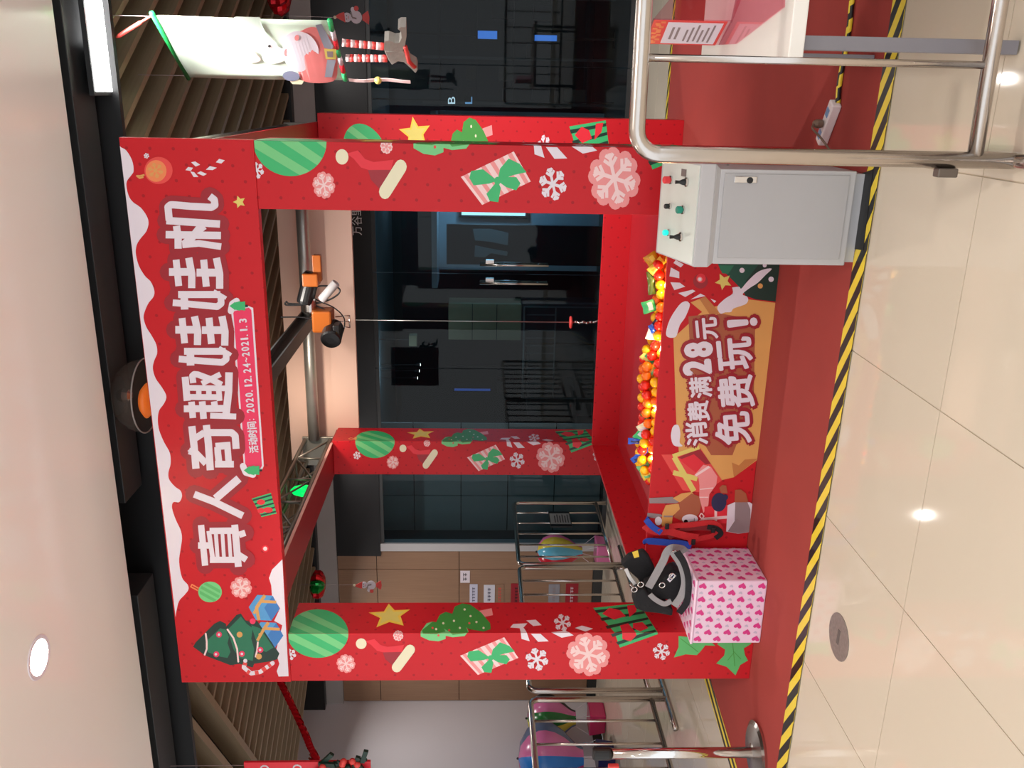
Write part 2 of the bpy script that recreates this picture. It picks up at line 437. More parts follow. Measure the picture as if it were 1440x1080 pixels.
# ceiling: glossy cream front part, dark channel, slatted part
ce = struct(MB().box(-4.45, 6.6, -6.0, .135, CEIL, CEIL+.05).build('ceiling', CREAMC))
struct(MB().box(-8, 9, .135, 5.6, 4.0, 4.05).build('ceiling_void', DARKC))
struct(MB().box(-8, 9, .135, .15, CEIL+.05, 4.0).box(-8, 9, .66, .70, 3.50, 4.0).build('trim_1', DARKC))
struct(MB().box(-4.2, .35, .34, .60, 3.60, 3.98).build('trim_2', DARKG, bevel=.004))
struct(MB().box(.95, 6, .34, .60, 3.60, 3.98).build('trim_3', DARKG, bevel=.004))
slats = struct(MB().box(-4.45, 8, .72, 5.45, 3.94, 3.98).build('ceiling_slats', DARKC))
def seg_clip(p, d, planes):
    lo, hi = -30, 30
    for (q, n) in planes:
        a = (p-q).dot(n); b = d.dot(n)
        if abs(b) < 1e-9:
            if a < 0: return None
            continue
        t = -a/b
        if b > 0: lo = max(lo, t)
        else: hi = min(hi, t)
    return (lo, hi) if hi-lo > .05 else None
A0 = Vector((-.83, 1.116)); nL = Vector((.56, .83)).normalized()
boxp = [(Vector((-4.15, 0)), Vector((1, 0))), (Vector((6.6, 0)), Vector((-1, 0))), (Vector((0, .72)), Vector((0, 1))), (Vector((0, 5.32)), Vector((0, -1)))]
def lay(d, step, planes, p0, rng, w, h, z):
    nn = Vector((-d.y, d.x))
    for k in range(*rng):
        p = p0+nn*step*k; s = seg_clip(p, d, planes)
        if not s: continue
        a, b = p+d*s[0], p+d*s[1]
        o = MB().bar((a.x, a.y, z+h/2), (b.x, b.y, z+h/2), w, h).build('slat', SLAT); attach(o, slats)
d1 = Vector((.53, .848)).normalized()
lay(d1, .222, boxp+[(A0, nL)], Vector((2.95, .798)), (-20, 34), .04, .17, 3.57)
d2 = Vector((-.83, .56)).normalized()
lay(d2, .27, boxp+[(A0-nL*.03, -nL)], A0-nL*.03, (0, 14), .06, .20, 3.56)
# shop front wall: fascia bulkhead, black sign band, wood panels
struct(MB().box(-4.45, 8, 5.46, 5.62, 3.33, 3.565).build('wall_fascia', GREYF))
struct(MB().box(-4.45, 8, 5.34, 5.46, 3.55, 4.0).build('trim_4', DARKC))
struct(MB().box(-2.27, 8, 5.475, 5.6, 2.785, 3.33).build('wall_sign_band', BLACKP))
wl = struct(MB().box(-4.45, -2.2, 5.53, 5.62, 0, 3.33).build('wall_wood', mat('wood_joint', (58, 42, 32), .6)))
zs = [.125, 1.815, 2.235, 2.845, 3.325]
xs = [-4.44, -3.52, -2.47, -2.205]
for i in range(3):
    for j, (z0, z1) in enumerate(((.125, 1.81), (1.818, 2.84), (2.848, 3.325))):
        if i == 2 and j == 0: pass
        attach(MB().box(xs[i]+.003, xs[i+1]-.003, 5.5, 5.53, z0, z1).build('wood_panel', WOOD), wl)
struct(MB().box(-4.45, -2.2, 5.488, 5.54, 0, .12).build('baseboard_back', DARKG))
struct(MB().box(-2.2, -2.1, 5.47, 5.6, 0, 2.785).build('trim_5', GREYM))
struct(MB().box(-4.55, -4.45, -1.5, 5.62, 0, 4.0).build('wall_left', WALLW))
struct(MB().box(-4.45, -4.435, -1.5, 5.5, 0, .12).build('baseboard_left', DARKG))
struct(MB().box(6.6, 6.7, -1.2, 5.6, 0, 4.0).build('wall_right_blocker', mat('blocker_paint', (84, 80, 78), .7)))  # unseen dark wall, added to shade right-facing faces and the right carpet
# glass front: panes in a row, the middle two are doors
px = [-2.1, -1.05, .17, 1.29, 2.4, 3.495, 4.7, 6.2, 8]
wn = 0
for i in range(len(px)-1):
    isdoor = i in (2, 3)
    nm = ('door_%d' % (i-1)) if isdoor else ('window_%d' % (i+1))
    w = struct(MB().box(px[i]+.004, px[i+1]-.004, YS, YS+.012, .02, 2.785).build(nm, GLASS))
    fr = MB().box(px[i]+.004, px[i+1]-.004, YS-.012, YS+.024, .0, .05 if not isdoor else .09).build('bottom_rail', DARKG); attach(fr, w)
    fr = MB().box(px[i]+.004, px[i+1]-.004, YS-.012, YS+.024, 2.74, 2.785).build('top_rail', DARKG); attach(fr, w)
    if isdoor:
        hx = 1.19 if i == 2 else 1.398
        hb = MB()
        for yy in (YS-.055, YS+.067): hb.tube([(hx, yy, .82), (hx, yy, 1.585)], .014, 10)
        for zz in (.93, 1.44): hb.tube([(hx, YS-.055, zz), (hx, YS+.067, zz)], .009, 8)
        o = hb.build('pull_handle', STEEL, w, smooth=True); o['label'] = 'tall steel pull handle'
        lk = MB().box(hx-.02 if i == 3 else hx-.02, hx+.05, YS-.03, YS+.035, 1.43, 1.52).build('lock_plate', STEEL, w)

# inside of the shut shop
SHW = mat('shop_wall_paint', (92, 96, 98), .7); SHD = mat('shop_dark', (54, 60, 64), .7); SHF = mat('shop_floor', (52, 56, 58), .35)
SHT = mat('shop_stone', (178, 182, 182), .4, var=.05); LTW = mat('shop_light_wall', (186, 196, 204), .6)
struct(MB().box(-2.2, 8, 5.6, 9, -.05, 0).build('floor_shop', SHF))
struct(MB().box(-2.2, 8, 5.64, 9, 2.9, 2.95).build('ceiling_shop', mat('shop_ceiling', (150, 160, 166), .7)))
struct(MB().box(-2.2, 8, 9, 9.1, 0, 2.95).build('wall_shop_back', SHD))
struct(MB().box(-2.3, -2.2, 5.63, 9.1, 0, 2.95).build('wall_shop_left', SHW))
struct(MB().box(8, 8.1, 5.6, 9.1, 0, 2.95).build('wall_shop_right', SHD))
ws = struct(MB().box(-2.2, -.75, 6.05, 6.15, 0, 2.9).build('wall_shop_stone', mat('stone_joint', (40, 42, 42), .7)))
for i in range(3):
    for j in range(5):
        attach(MB().box(-2.2+i*.5, -1.71+i*.5, 6.03, 6.05, .01+j*.6, .598+j*.6).build('stone_panel', SHT), ws)
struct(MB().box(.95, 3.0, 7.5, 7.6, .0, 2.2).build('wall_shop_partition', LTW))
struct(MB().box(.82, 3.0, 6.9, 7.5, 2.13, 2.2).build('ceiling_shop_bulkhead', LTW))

# ================================================================== THE BOOTH
W_, HB, HT, PW = 2.98, 2.651, 3.266, .315
booth = thing('claw_machine_booth', (1.5, 1.6, .0045), 'walk-in red Christmas claw machine booth with printed posts and lettered banner', 'booth')
FZ = .0045
# --- artwork of a post, in pixels of the front left post; folded round its corner at s = PW
def LFsz(x, y):
    if y >= 891: p = at(x, y, 1, 0); return (p.x, p.z)
    p = at(x, y, 0, PW); return (PW+p.y, p.z)
def SZ(polys): return [[LFsz(*p) for p in q] for q in polys]
zA = lambda polys: Z(polys, 480, 720, 3)
zB = lambda polys: Z(polys, 220, 800, 4.8)
zC = lambda polys: Z(polys, 920, 860, 6)
def band(c, rx, ry, a, off, hw):
    """slanted stripe across an ellipse"""
    e = disc(c, rx, 40, ry); ca, sa = math.cos(a), math.sin(a)
    q = [((p[0]-c[0])*ca+(p[1]-c[1])*sa, -(p[0]-c[0])*sa+(p[1]-c[1])*ca) for p in e]
    q = clip(q, 1, off-hw, off+hw)
    return [(c[0]+u*ca-v*sa, c[1]+u*sa+v*ca) for (u, v) in q]
def xband(c, r, a, off, hw, n=24):
    q = clip(disc((0, 0), r, n), 1, off-hw, off+hw); ca, sa = math.cos(a), math.sin(a)
    return [(c[0]+u*ca-v*sa, c[1]+u*sa+v*ca) for (u, v) in q]
oc = (447, 891)
orn = disc(oc, 43, 44, 34)
gift = [(647, 922), (709, 896), (729, 925), (672, 949)]
def quadstripes(q, n, f=.45):
    out = []
    for k in range(n):
        a, b = (k+.3)/n, (k+.3+f)/n
        L = lambda p, r, t: (p[0]+(r[0]-p[0])*t, p[1]+(r[1]-p[1])*t)
        out.append([L(q[0], q[1], a), L(q[0], q[1], b), L(q[3], q[2], b), L(q[3], q[2], a)])
    return out
bow = [[(690, 925), (693, 913), (703, 903), (716, 908), (724, 916), (709, 919)], [(690, 925), (697, 930), (712, 934), (716, 926), (712, 917), (698, 920)][::-1],
       [(690, 925), (673, 914), (659, 916), (657, 923), (662, 930), (680, 928)], [(690, 925), (684, 931), (677, 938), (681, 945), (691, 946), (694, 932)], disc((690, 925), 4, 12)]
bow[1] = [(690, 925), (700, 921), (712, 921), (717, 927), (712, 934), (700, 931)]
sg = zA([[(1062, 405), (1255, 385), (1335, 515), (1175, 572)]])[0]
ART = [
 ('ornament_print', [([orn], GREEN), ([band(oc, 43, 34, .45, o, 4.5) for o in (-17, 2, 20)], LGREEN), (stroke([(408, 884), (403, 882)], 9), TAN)]),
 ('loop_print', [(stroke([(404, 884), (396, 881), (390, 884), (396, 888), (404, 884)], 1.8), ORANGE)]),
 ('small_snowflake_print', [(flake((408.5, 920), 8, 1.6), WHITE)]),
 ('pink_snowflake_print', [(blob_flake((486.5, 933), 13), PINK), (flake((486.5, 933), 11, 1.6), PALEPINK)]),
 ('hat_print', [(zA([[(100, 545), (140, 535), (165, 560), (195, 568), (265, 560), (255, 592), (190, 595), (150, 585), (125, 560)]]), MRED),
                (zA([[(175, 592), (255, 590), (235, 640), (220, 650), (185, 620)]]), DRED),
                ([disc((508, 905), 7.5)], CREAM), (zA(stroke([(290, 580), (234, 655)], 42, True)), CREAM)]),
 ('tiny_snowflake_print', [(blob_flake((560, 894), 7), PALEPINK), (flake((560, 894), 6, 1), PINK)]),
 ('star_print', [(zA([[(115, 425), (180, 420), (200, 387), (225, 415), (290, 412), (250, 440), (263, 480), (203, 465), (148, 487), (163, 448)]]), YEL),
                 (zA([[(140, 428), (185, 426), (202, 402), (220, 422), (265, 420), (238, 440), (250, 468), (203, 455), (162, 474), (172, 445)]]), LYEL)]),
 ('tree_print', [(zA(stroke([(585, 432), (637, 421)], 30)), PINK),
                 (zA([[(335, 505), (360, 470), (385, 463), (405, 470), (440, 500), (440, 535), (410, 545), (370, 541), (335, 525)], [(398, 470), (415, 435), (440, 422), (475, 432), (520, 470), (537, 505), (520, 523), (470, 528), (430, 520)]]), LGREEN),
                 (zA([[(340, 500), (385, 463), (420, 470), (440, 505), (400, 515), (345, 513)], [(398, 470), (415, 435), (440, 422), (475, 432), (520, 470), (535, 510), (470, 518)], [(465, 440), (478, 400), (510, 386), (545, 392), (590, 425), (628, 470), (630, 495), (600, 505), (540, 495), (500, 470)]]), TGREEN),
                 (zA([disc(p, 5, 8) for p in ((430, 470), (475, 460), (500, 490), (545, 440), (570, 465), (520, 412), (600, 490), (400, 495))]), CREAM),
                 (zA([disc(p, 5, 8) for p in ((410, 520), (385, 490), (455, 500), (540, 470))]), LRED)]),
 ('candy_cane_print', [(zA([[(712, 488), (725, 473), (785, 470), (765, 492)], [(752, 490), (770, 490), (795, 545), (760, 535)], [(800, 512), (840, 512), (875, 545), (830, 547)], [(780, 458), (820, 455), (845, 478), (810, 482)], [(885, 508), (945, 502), (980, 520), (930, 530)], [(985, 490), (1015, 480), (1062, 493), (1030, 505)]]), WHITE)]),
 ('side_snowflake_print', [(flake((791, 876), 12, 2.2), WHITE)]),
 ('gift_print', [([gift], PALEPINK), (quadstripes(gift, 6), PINK), (bow, GREEN)]),
 ('snowflake_print', [(flake((755, 927), 16, 3), WHITE)]),
 ('large_snowflake_print', [(blob_flake((827, 920), 30), PINK), (flake((827, 920), 25, 4), PALEPINK)]),
 ('striped_gift_print', [([sg], GREEN), (quadstripes([sg[1], sg[2], sg[3], sg[0]], 5, .35), XGREEN),
                         (zA([[(1100, 430), (1130, 405), (1175, 415), (1200, 440), (1150, 455)], [(1205, 395), (1245, 392), (1245, 420), (1215, 445)], [(1175, 480), (1210, 470), (1245, 520), (1220, 545), (1185, 535)], [(1230, 470), (1270, 465), (1295, 490), (1260, 505), (1230, 490)]]), MRED)]),
 ('bottom_snowflake_print', [(flake((930, 916), 12, 2), WHITE)]),
 ('holly_print', [(zC([[(205, 205), (300, 215), (430, 212), (515, 288), (430, 285), (395, 330), (360, 367), (265, 360), (165, 387), (205, 300)], [(530, 275), (600, 215), (760, 215), (820, 270), (755, 310), (765, 365), (790, 412), (725, 450), (685, 537), (610, 465), (522, 437), (590, 370), (598, 320)]]), HGREEN),
                  (zC(stroke([(220, 225), (370, 340)], 6)+stroke([(660, 250), (680, 460)], 6)+stroke([(665, 330), (730, 400)], 5)+stroke([(668, 350), (620, 410)], 5)), TGREEN)]),
]
ART_SZ = [(n, [(SZ(ps), m) for ps, m in L]) for n, L in ART]
def make_post(x0, y0, ztop, mode):
    h = MB().box(x0, x0+PW, y0, y0+PW, FZ, ztop).build('post', RED, booth, bevel=.003)
    for n, L in ART_SZ:
        mb = MB(); mats = []; e = .001+(_SEQ[0] % 8)*.0000052; _SEQ[0] += 1
        for lv, (polys, m) in enumerate(L):
            for q in polys:
                e += .00004
                q = clip(q, 1, .012, min(ztop, HB)-.002) if y0 < 1 else clip(q, 1, .012, ztop-.002)
                a = clip(q, 0, .001, PW) if q else []; b = clip(q, 0, PW, 2*PW-.001) if q else []
                if m not in mats: mats.append(m)
                k = mats.index(m)
                if mode == 'both':
                    if len(a) > 2: mb.poly([(x0+s, y0-e, z) for s, z in a], k)
                    if len(b) > 2: mb.poly([(x0+PW+e, y0+s-PW, z) for s, z in b], k)
                elif len(b) > 2: mb.poly([(x0+s-PW, y0-e, z) for s, z in b], k)
        if mb.f: mb.build(n, mats, h)
    return h
make_post(0, 0, HB, 'both'); make_post(W_-PW, 0, HB, 'both')
make_post(.02, 2.832, 2.85, 'both'); make_post(3.044-PW, 2.832, 2.85, 'turned')

# --- front banner
fb = MB().box(-.003, W_+.003, -.004, .05, HB, HT).build('front_banner', RED, booth, bevel=.002); fb['label'] = 'red banner with white lettering under a snow border'
FY = -.004
def fnF(x, y, e): p = at(x, y, 1, FY); return (p.x, FY-e, p.z)
snow = [(257, 957), (166, 194), (170, 207), (178, 212), (186, 226), (188, 240), (185, 246), (179, 254), (178, 262), (181, 275), (187, 284), (198, 292), (206, 303), (209, 313), (206, 325), (198, 335), (193, 343), (191, 352), (192, 362), (196, 375), (204, 388), (212, 396), (217, 408), (216, 417), (209, 426), (204, 437), (202, 447), (206, 460), (214, 473), (220, 485), (221, 497), (217, 507), (215, 518), (219, 532), (228, 545), (234, 557), (231, 567), (224, 577), (222, 590), (224, 605), (231, 622), (239, 637), (240, 652), (237, 664), (238, 674), (246, 684), (254, 690), (256, 698), (252, 706), (244, 706), (242, 714), (247, 730), (254, 745), (256, 757), (254, 772), (252, 790), (256, 812), (264, 822), (265, 829), (260, 836), (252, 845), (248, 860), (247, 868)]
bedge = []
for (x, y) in snow:
    bedge.append((x, y))
top_line = lambda y: 166.5+(y-194)*(257-166.5)/(957-194)
snow_poly = [(max(p.x, top_line(p.y)+.6), p.y) for p in bez([Vector((x, y, 0)) for (x, y) in snow[2:]], 4)]
snow_poly = [(top_line(207)+.6, 205)]+snow_poly+[(top_line(868)+.6, 868)]
print_on('snow_border_print', [([snow_poly], WHITE)], fnF, fb)
print_on('orange_ornament_print', [(Zp(disc((412, 325), 130, 32, 125), 160, 190, 6.545) and [Zp(disc((412, 325), 130, 32, 125), 160, 190, 6.545)], LRED),
    ([Zp(disc((390, 330), 96, 28, 100), 160, 190, 6.545)], ORANGE), (Z(flake((385, 325), 70, 9), 160, 190, 6.545)+Z(stroke([(285, 365), (245, 375), (215, 375), (240, 395), (275, 385)], 16), 160, 190, 6.545), TAN), (Z(flake((303, 190), 25, 7), 160, 190, 6.545), WHITE)], fnF, fb)
print_on('candy_cane_print', [(Z([[(712, 250), (750, 242), (795, 272), (755, 290)], [(660, 322), (685, 293), (730, 300), (710, 330)], [(705, 335), (740, 340), (780, 385), (735, 385)], [(765, 350), (800, 332), (858, 358), (825, 375)], [(848, 318), (885, 285), (950, 300), (910, 322)], [(940, 250), (970, 218), (1022, 232), (990, 262)]], 160, 190, 6.545), WHITE)], fnF, fb)
print_on('star_print', [([Zp(star((1157, 615), 60, .5, PI), 160, 190, 6.545)], LYEL)], fnF, fb)
zD = lambda polys: Z(polys, 220, 800, 4.8)
gc = (362, 155)
print_on('green_ornament_print', [(zD([disc(gc, 80, 32, 70)]), LGREEN), (zD([xband(gc, 70, .5, o, 10) for o in (-35, 0, 35)]), HGREEN), (zD(stroke([(285, 130), (240, 105), (232, 120), (280, 145)], 9)), ORANGE)], fnF, fb)
print_on('pink_snowflake_print', [(zD(blob_flake((572, 125), 72)), PINK), (zD(flake((572, 125), 60, 10)), PALEPINK)], fnF, fb)
print_on('snow_corner_print', [(zD([[(760, 62), (780, 5), (850, -65), (892, 724), (825, 726), (812, 690), (830, 640), (805, 560), (850, 380), (795, 350), (835, 265), (780, 180), (775, 110)]]), WHITE)], fnF, fb)
print_on('tree_print', [
    (zD([[(248, 525), (265, 495), (390, 370), (430, 350), (470, 370), (470, 390), (540, 310), (570, 300), (600, 345), (640, 360), (680, 350), (830, 570), (815, 610), (760, 625), (660, 640), (650, 665), (560, 640), (500, 650), (330, 585)]]), XGREEN),
    (zD([[(345, 480), (430, 400), (470, 410), (490, 460), (480, 500), (500, 560), (480, 600), (420, 590), (345, 560)], [(480, 410), (570, 320), (610, 370), (650, 400), (640, 470), (660, 540), (650, 620), (560, 600), (520, 540)], [(640, 380), (700, 400), (790, 530), (740, 560), (690, 540)]]), MGREEN),
    (zD(stroke([(333, 437), (340, 490), (340, 540), (326, 578)], 12, True)+stroke([(480, 408), (520, 465), (545, 540), (553, 625)], 12, True)+stroke([(685, 495), (680, 550), (670, 590)], 12, True)), PALEPINK),
    (zD([disc(p, 20, 14) for p in ((423, 442), (405, 575), (577, 572), (702, 545), (650, 352))]), MAGENTA), (zD([disc(p, 20, 14) for p in ((562, 442), (692, 590))]), TAN),
    (zD([disc(p, 9, 10) for p in ((423, 442), (402, 575), (577, 572), (700, 545))]), WHITE)], fnF, fb)
def cube_gift(cx, cy, s):
    h = [(cx+s*math.cos(PI/3*k+.05), cy+s*math.sin(PI/3*k+.05)*.93) for k in range(6)]; c = (cx, cy)
    return [([h], BLUE), ([[c, h[5], h[0], h[1]]], DBLUE), (stroke([((h[4][0]+h[5][0])/2, (h[4][1]+h[5][1])/2), ((h[3][0]+c[0])/2, (h[3][1]+c[1])/2), ((h[2][0]+h[1][0])/2-s*.3, (h[2][1]+h[1][1])/2)], s*.2)+stroke([((h[3][0]+h[2][0])/2+s*.1, (h[3][1]+h[2][1])/2), ((c[0]+h[4][0])/2, (c[1]+h[4][1])/2), ((h[5][0]+h[0][0])/2, (h[5][1]+h[0][1])/2)], s*.18), TAN)]
for c in ((728, 262), (752, 445)):
    print_on('blue_gift_print', [(zD(ps), m) for ps, m in cube_gift(c[0], c[1], 105)], fnF, fb)
print_on('white_candy_cane_print', [(zD(stroke([(600, 620), (590, 665), (640, 705), (700, 695), (785, 635)], 28, True)), WHITE), (zD(stroke([(600, 632), (596, 650)], 28)+stroke([(612, 690), (630, 702)], 28)+stroke([(665, 703), (690, 698)], 28)+stroke([(715, 685), (738, 668)], 28)+stroke([(755, 655), (772, 643)], 28)), LRED)], fnF, fb)
print_on('berry_print', [([disc((373, 771.5), 5, 14)], MRED), ([disc((373, 771.5), 3, 12)], PALEPINK)], fnF, fb)
sgb = [(354, 701), (381, 693), (389, 722), (368, 727)]
print_on('striped_gift_print', [([sgb], GREEN), (quadstripes([sgb[1], sgb[2], sgb[3], sgb[0]], 5, .4), XGREEN), ([disc((367, 706), 6, 10, 4), disc((377, 717), 7, 10, 4), disc((367, 718), 5, 10, 4)], MRED)], fnF, fb)
# title characters, stroke by stroke (zoomed-view coordinates, x12)
T = [
 ('character', 210, 260, [([(290, 600), (1195, 660)], 125), ([(340, 600), (318, 370), (360, 335), (420, 335), (700, 360), (1050, 378), (1110, 340), (1100, 250), (1020, 190)], 122),
   ([(462, 690), (490, 880), (490, 1075)], 122), ([(280, 838), (1212, 852)], 125), ([(880, 690), (740, 870), (590, 1000)], 130), ([(870, 690), (930, 770)], 100), ([(560, 1010), (840, 985), (1216, 1040)], 112)]),
 ('character', 210, 350, [([(455, 180), (500, 625)], 115), ([(668, 148), (720, 420), (718, 660)], 122), ([(335, 388), (720, 385)], 130), ([(920, 180), (965, 635)], 118), ([(1135, 150), (1190, 420), (1190, 670)], 122), ([(800, 398), (1190, 398)], 132),
   ([(490, 768), (1200, 768)], 118), ([(1090, 705), (1300, 830)], 60), ([(1210, 790), (1215, 920), (1150, 972), (650, 925), (400, 905)], 112), ([(590, 720), (600, 1020)], 128)]),
 ('character', 220, 430, [([(435, 205), (480, 630)], 115), ([(645, 175), (700, 430), (695, 660)], 122), ([(322, 402), (690, 400)], 130), ([(890, 200), (932, 640)], 118), ([(1108, 172), (1160, 430), (1155, 670)], 122), ([(770, 408), (1150, 408)], 130),
   ([(470, 765), (1170, 765)], 116), ([(1060, 700), (1265, 825)], 60), ([(1180, 780), (1180, 900), (1110, 952), (640, 918), (380, 893)], 112), ([(575, 715), (580, 1005)], 128)]),
 ('character', 230, 510, [([(1108, 160), (1100, 480), (1058, 860)], 125), ([(790, 890), (1228, 905)], 98), ([(345, 775), (1040, 768)], 116), ([(475, 655), (498, 930)], 110), ([(655, 650), (680, 945)], 112), ([(855, 650), (872, 760)], 108),
   ([(368, 235), (402, 640)], 118), ([(400, 422), (1050, 430)], 96), ([(420, 575), (990, 580)], 100), ([(598, 420), (598, 590)], 90), ([(768, 420), (768, 590)], 92), ([(930, 400), (950, 640)], 95),
   ([(505, 340), (488, 220), (520, 190), (580, 195), (820, 285), (985, 370)], 105), ([(965, 190), (650, 350)], 92)]),
 ('character', 240, 590, [([(360, 108), (400, 460), (430, 825)], 122), ([(400, 325), (570, 215)], 112), ([(310, 525), (430, 560), (600, 740)], 112), ([(310, 550), (400, 470)], 70), ([(605, 88), (640, 400), (672, 850)], 122),
   ([(640, 215), (1030, 215), (1092, 270), (1108, 490)], 118), ([(955, 375), (988, 800)], 108), ([(795, 460), (800, 560), (820, 720)], 112), ([(760, 450), (1000, 430)], 122), ([(752, 748), (1070, 748)], 112)]),
 ('character', 250, 660, [([(280, 415), (620, 545), (1100, 780)], 118), ([(1035, 150), (640, 490)], 132)]),
 ('character', 260, 725, [([(275, 155), (345, 840)], 106), ([(225, 500), (440, 500)], 108), ([(420, 255), (860, 250)], 108), ([(843, 150), (905, 860)], 116), ([(405, 255), (475, 740)], 78), ([(525, 290), (555, 720)], 66), ([(635, 290), (663, 720)], 62), ([(745, 290), (775, 720)], 60), ([(425, 742), (905, 742)], 104), ([(915, 322), (1022, 285)], 108), ([(900, 650), (1040, 740)], 108)]),
]
for (n, ox, oy, S) in T:
    fill = []; rim = []
    for pts, w in S:
        fill += Z(stroke(pts, w), ox, oy, 12); rim += Z(stroke(pts, w+190, True), ox, oy, 12)
    print_on('title_outline', [(rim, DRED)], fnF, fb)
    print_on('title_character', [(fill, WHITE)], lambda x, y, e: fnF(x, y, e+.002), fb)
# date plate
pl = [(327, 432), (366, 662)]
plate = [(325, 436), (349, 430), (356, 433), (371, 655), (368, 662), (344, 668)]
print_on('date_plate', [([plate], WHITE), ([[(328, 438), (350, 432.5), (353.5, 436), (368.5, 655), (366, 659), (346, 665)]], MAGENTA)], lambda x, y, e: fnF(x, y, e-.0006), fb)
mb = MB(); s = '活动时间：2020.12.24~2021.1.3'
c0, c1 = (357.5, 637), (341.5, 447)
cells = [15, 15, 15, 15, 15]+[10.0, 10.0, 10.0, 10.0, 8.4, 8.6, 10.0, 8.4, 10.0, 10.0, 11, 10.0, 10.0, 10.0, 8.6, 8.4, 8.0, 8.4, 10]
tot = sum(cells); L = math.hypot(c1[0]-c0[0], c1[1]-c0[1]); acc = 0; ti = math.atan2(-(c1[0]-c0[0]), -(c1[1]-c0[1]))
tilt = math.atan2((c0[0]-c1[0]), (c0[1]-c1[1]))
for ch, w in zip(s, cells):
    t = (acc+w/2)/tot; acc += w; k = L/tot
    cx, cy = c0[0]+(c1[0]-c0[0])*t, c0[1]+(c1[1]-c0[1])*t
    if ch == '.': write(mb, ch, cx+4.6, cy+1.5, 2.2, 2.2, fnF, .003, tilt=tilt)
    elif ch == '：': write(mb, ch, cx+1, cy+3, 2.0, 7, fnF, .003, tilt=tilt)
    elif ch == '~': write(mb, ch, cx, cy, w*k*.8, 3.2, fnF, .003, tilt=tilt)
    elif ch == '1': bold(mb, ch, cx, cy, w*k*.45, 11, fnF, .003, .45, tilt)
    else: bold(mb, ch, cx, cy, w*k*(.78 if ord(ch) < 128 else .95), 11 if ord(ch) < 128 else 13.5, fnF, .003, .45, tilt)
mb.build('date_lettering', WHITE, fb)['kind'] = 'stuff'
for (cx, cy) in ((334, 430), (354, 661)):
    print_on('plate_tree_print', [(stroke([(cx-9, cy+7), (cx-7, cy-3), (cx-1, cy-7)] if cy < 500 else [(cx-12, cy-6), (cx-8, cy+3), (cx+2, cy+6)], 9, True), WHITE),
        ([[(cx-11, cy), (cx-3, cy-6), (cx-3, cy-5), (cx+4, cy-7), (cx+4, cy-5.5), (cx+11, cy-6.5), (cx+11, cy+6.5), (cx+4, cy+5.5), (cx+4, cy+7), (cx-3, cy+5), (cx-3, cy+6)]], GREEN), (stroke([(cx+11, cy), (cx+15, cy)], 3), BLACKP)], lambda x, y, e: fnF(x, y, e+.003), fb)

# --- rear banner seen from its unprinted back, with the printed side beyond
MB().box(.0, 2.78, 3.152, 3.20, 2.665, 3.28).build('rear_banner', BOARD, booth, bevel=.002)['label'] = 'rear banner showing its pale unprinted back'
# --- soffits over the posts, trusses, cross tube, hoist rail
for x0 in (.0, W_-PW):
    MB().box(x0, x0+PW, .06, 3.15, 2.852, 2.866).build('side_soffit', REDP, booth)
    ex = x0+PW if x0 < 1 else x0
    MB().box(ex-.004, ex+.004, .06, 2.83, 2.848, 2.868).build('soffit_edge', REDEDGE, booth)
    tr = MB()
    xa, xb, za, zb = x0+.06, x0+.27, 2.90, 3.12
    for (x, z) in ((xa, za), (xb, za), (xa, zb), (xb, zb)): tr.tube([(x, .12, z), (x, 3.0, z)], .02, 8)
    n = 7; st = 2.88/n
    for i in range(n):
        ya, yb = .12+i*st, .12+(i+1)*st
        for (p, q) in (((xa, za), (xb, za)), ((xb, za), (xb, zb)), ((xa, za), (xa, zb)), ((xa, zb), (xb, zb))):
            a, b = (p, q) if i % 2 else (q, p)
            tr.tube([(a[0], ya, a[1]), (b[0], yb, b[1])], .009, 6); tr.tube([(p[0], ya, p[1]), (q[0], ya, q[1])], .009, 6)
    tr.build('truss', ALU, booth, smooth=True)
    MB().box(xa-.03, xb+.03, 3.0, 3.03, 2.875, 3.145).build('truss_plate', ALU, booth, bevel=.003)
MB().tube([(.30, 2.95, 3.03), (2.72, 2.95, 3.03)], .05, 16).build('cross_tube', GALV, booth, smooth=True)
MB().bar((1.40, .08, 2.97), (1.40, 2.93, 2.97), .11, .012).bar((1.40, .08, 3.07), (1.40, 2.93, 3.07), .11, .012).bar((1.40, .08, 3.02), (1.40, 2.93, 3.02), .02, .1).build('hoist_rail', DARKG, booth)
# --- tub: front panel and the three inner boards
PY = .296
fp = MB().box(PW+.002, W_-PW-.002, PY, PY+.02, .006, .606).build('front_panel', RED, booth, bevel=.002); fp['label'] = 'printed low front panel with a price offer'
MB().box(.549, 2.655, 2.254, 2.274, .006, .68).build('back_panel', RED, booth, bevel=.002)
for x0 in (.529, 2.637):
    MB().box(x0, x0+.02, PY+.022, 2.252 if x0 < 1 else 2.252, .006, .68).build('side_panel', RED, booth, bevel=.002)
MB().box(.551, 2.635, PY+.022, 2.252, .40, .47).build('tub_bed', REDP, booth)
def fnP(x, y, e): p = at(x, y, 1, PY); return (p.x, PY-e, p.z)
q1 = lambda ps: Z(ps, 910, 360, 7.2); q2 = lambda ps: Z(ps, 940, 500, 9); q3 = lambda ps: Z(ps, 900, 610, 7.2)
print_on('tree_corner_print', [(q1([[(720, 92), (745, 150), (800, 180), (860, 240), (930, 310), (1000, 400), (1100, 440), (1310, 462), (1345, 20), (720, 20)]]), DGREEN),
    (q1([[(1310, 462), (1345, 20), (1180, 20), (1000, 250), (990, 400), (1100, 440)]]), XGREEN), (q1([[(725, 95), (880, 95), (820, 180), (760, 175)]]), MGREEN),
    (q1([disc((960, 145), 26), disc((1255, 235), 27), disc((1190, 95), 20)]), WHITE), (q1([disc((1145, 303), 26)]), TAN)], fnP, fp)
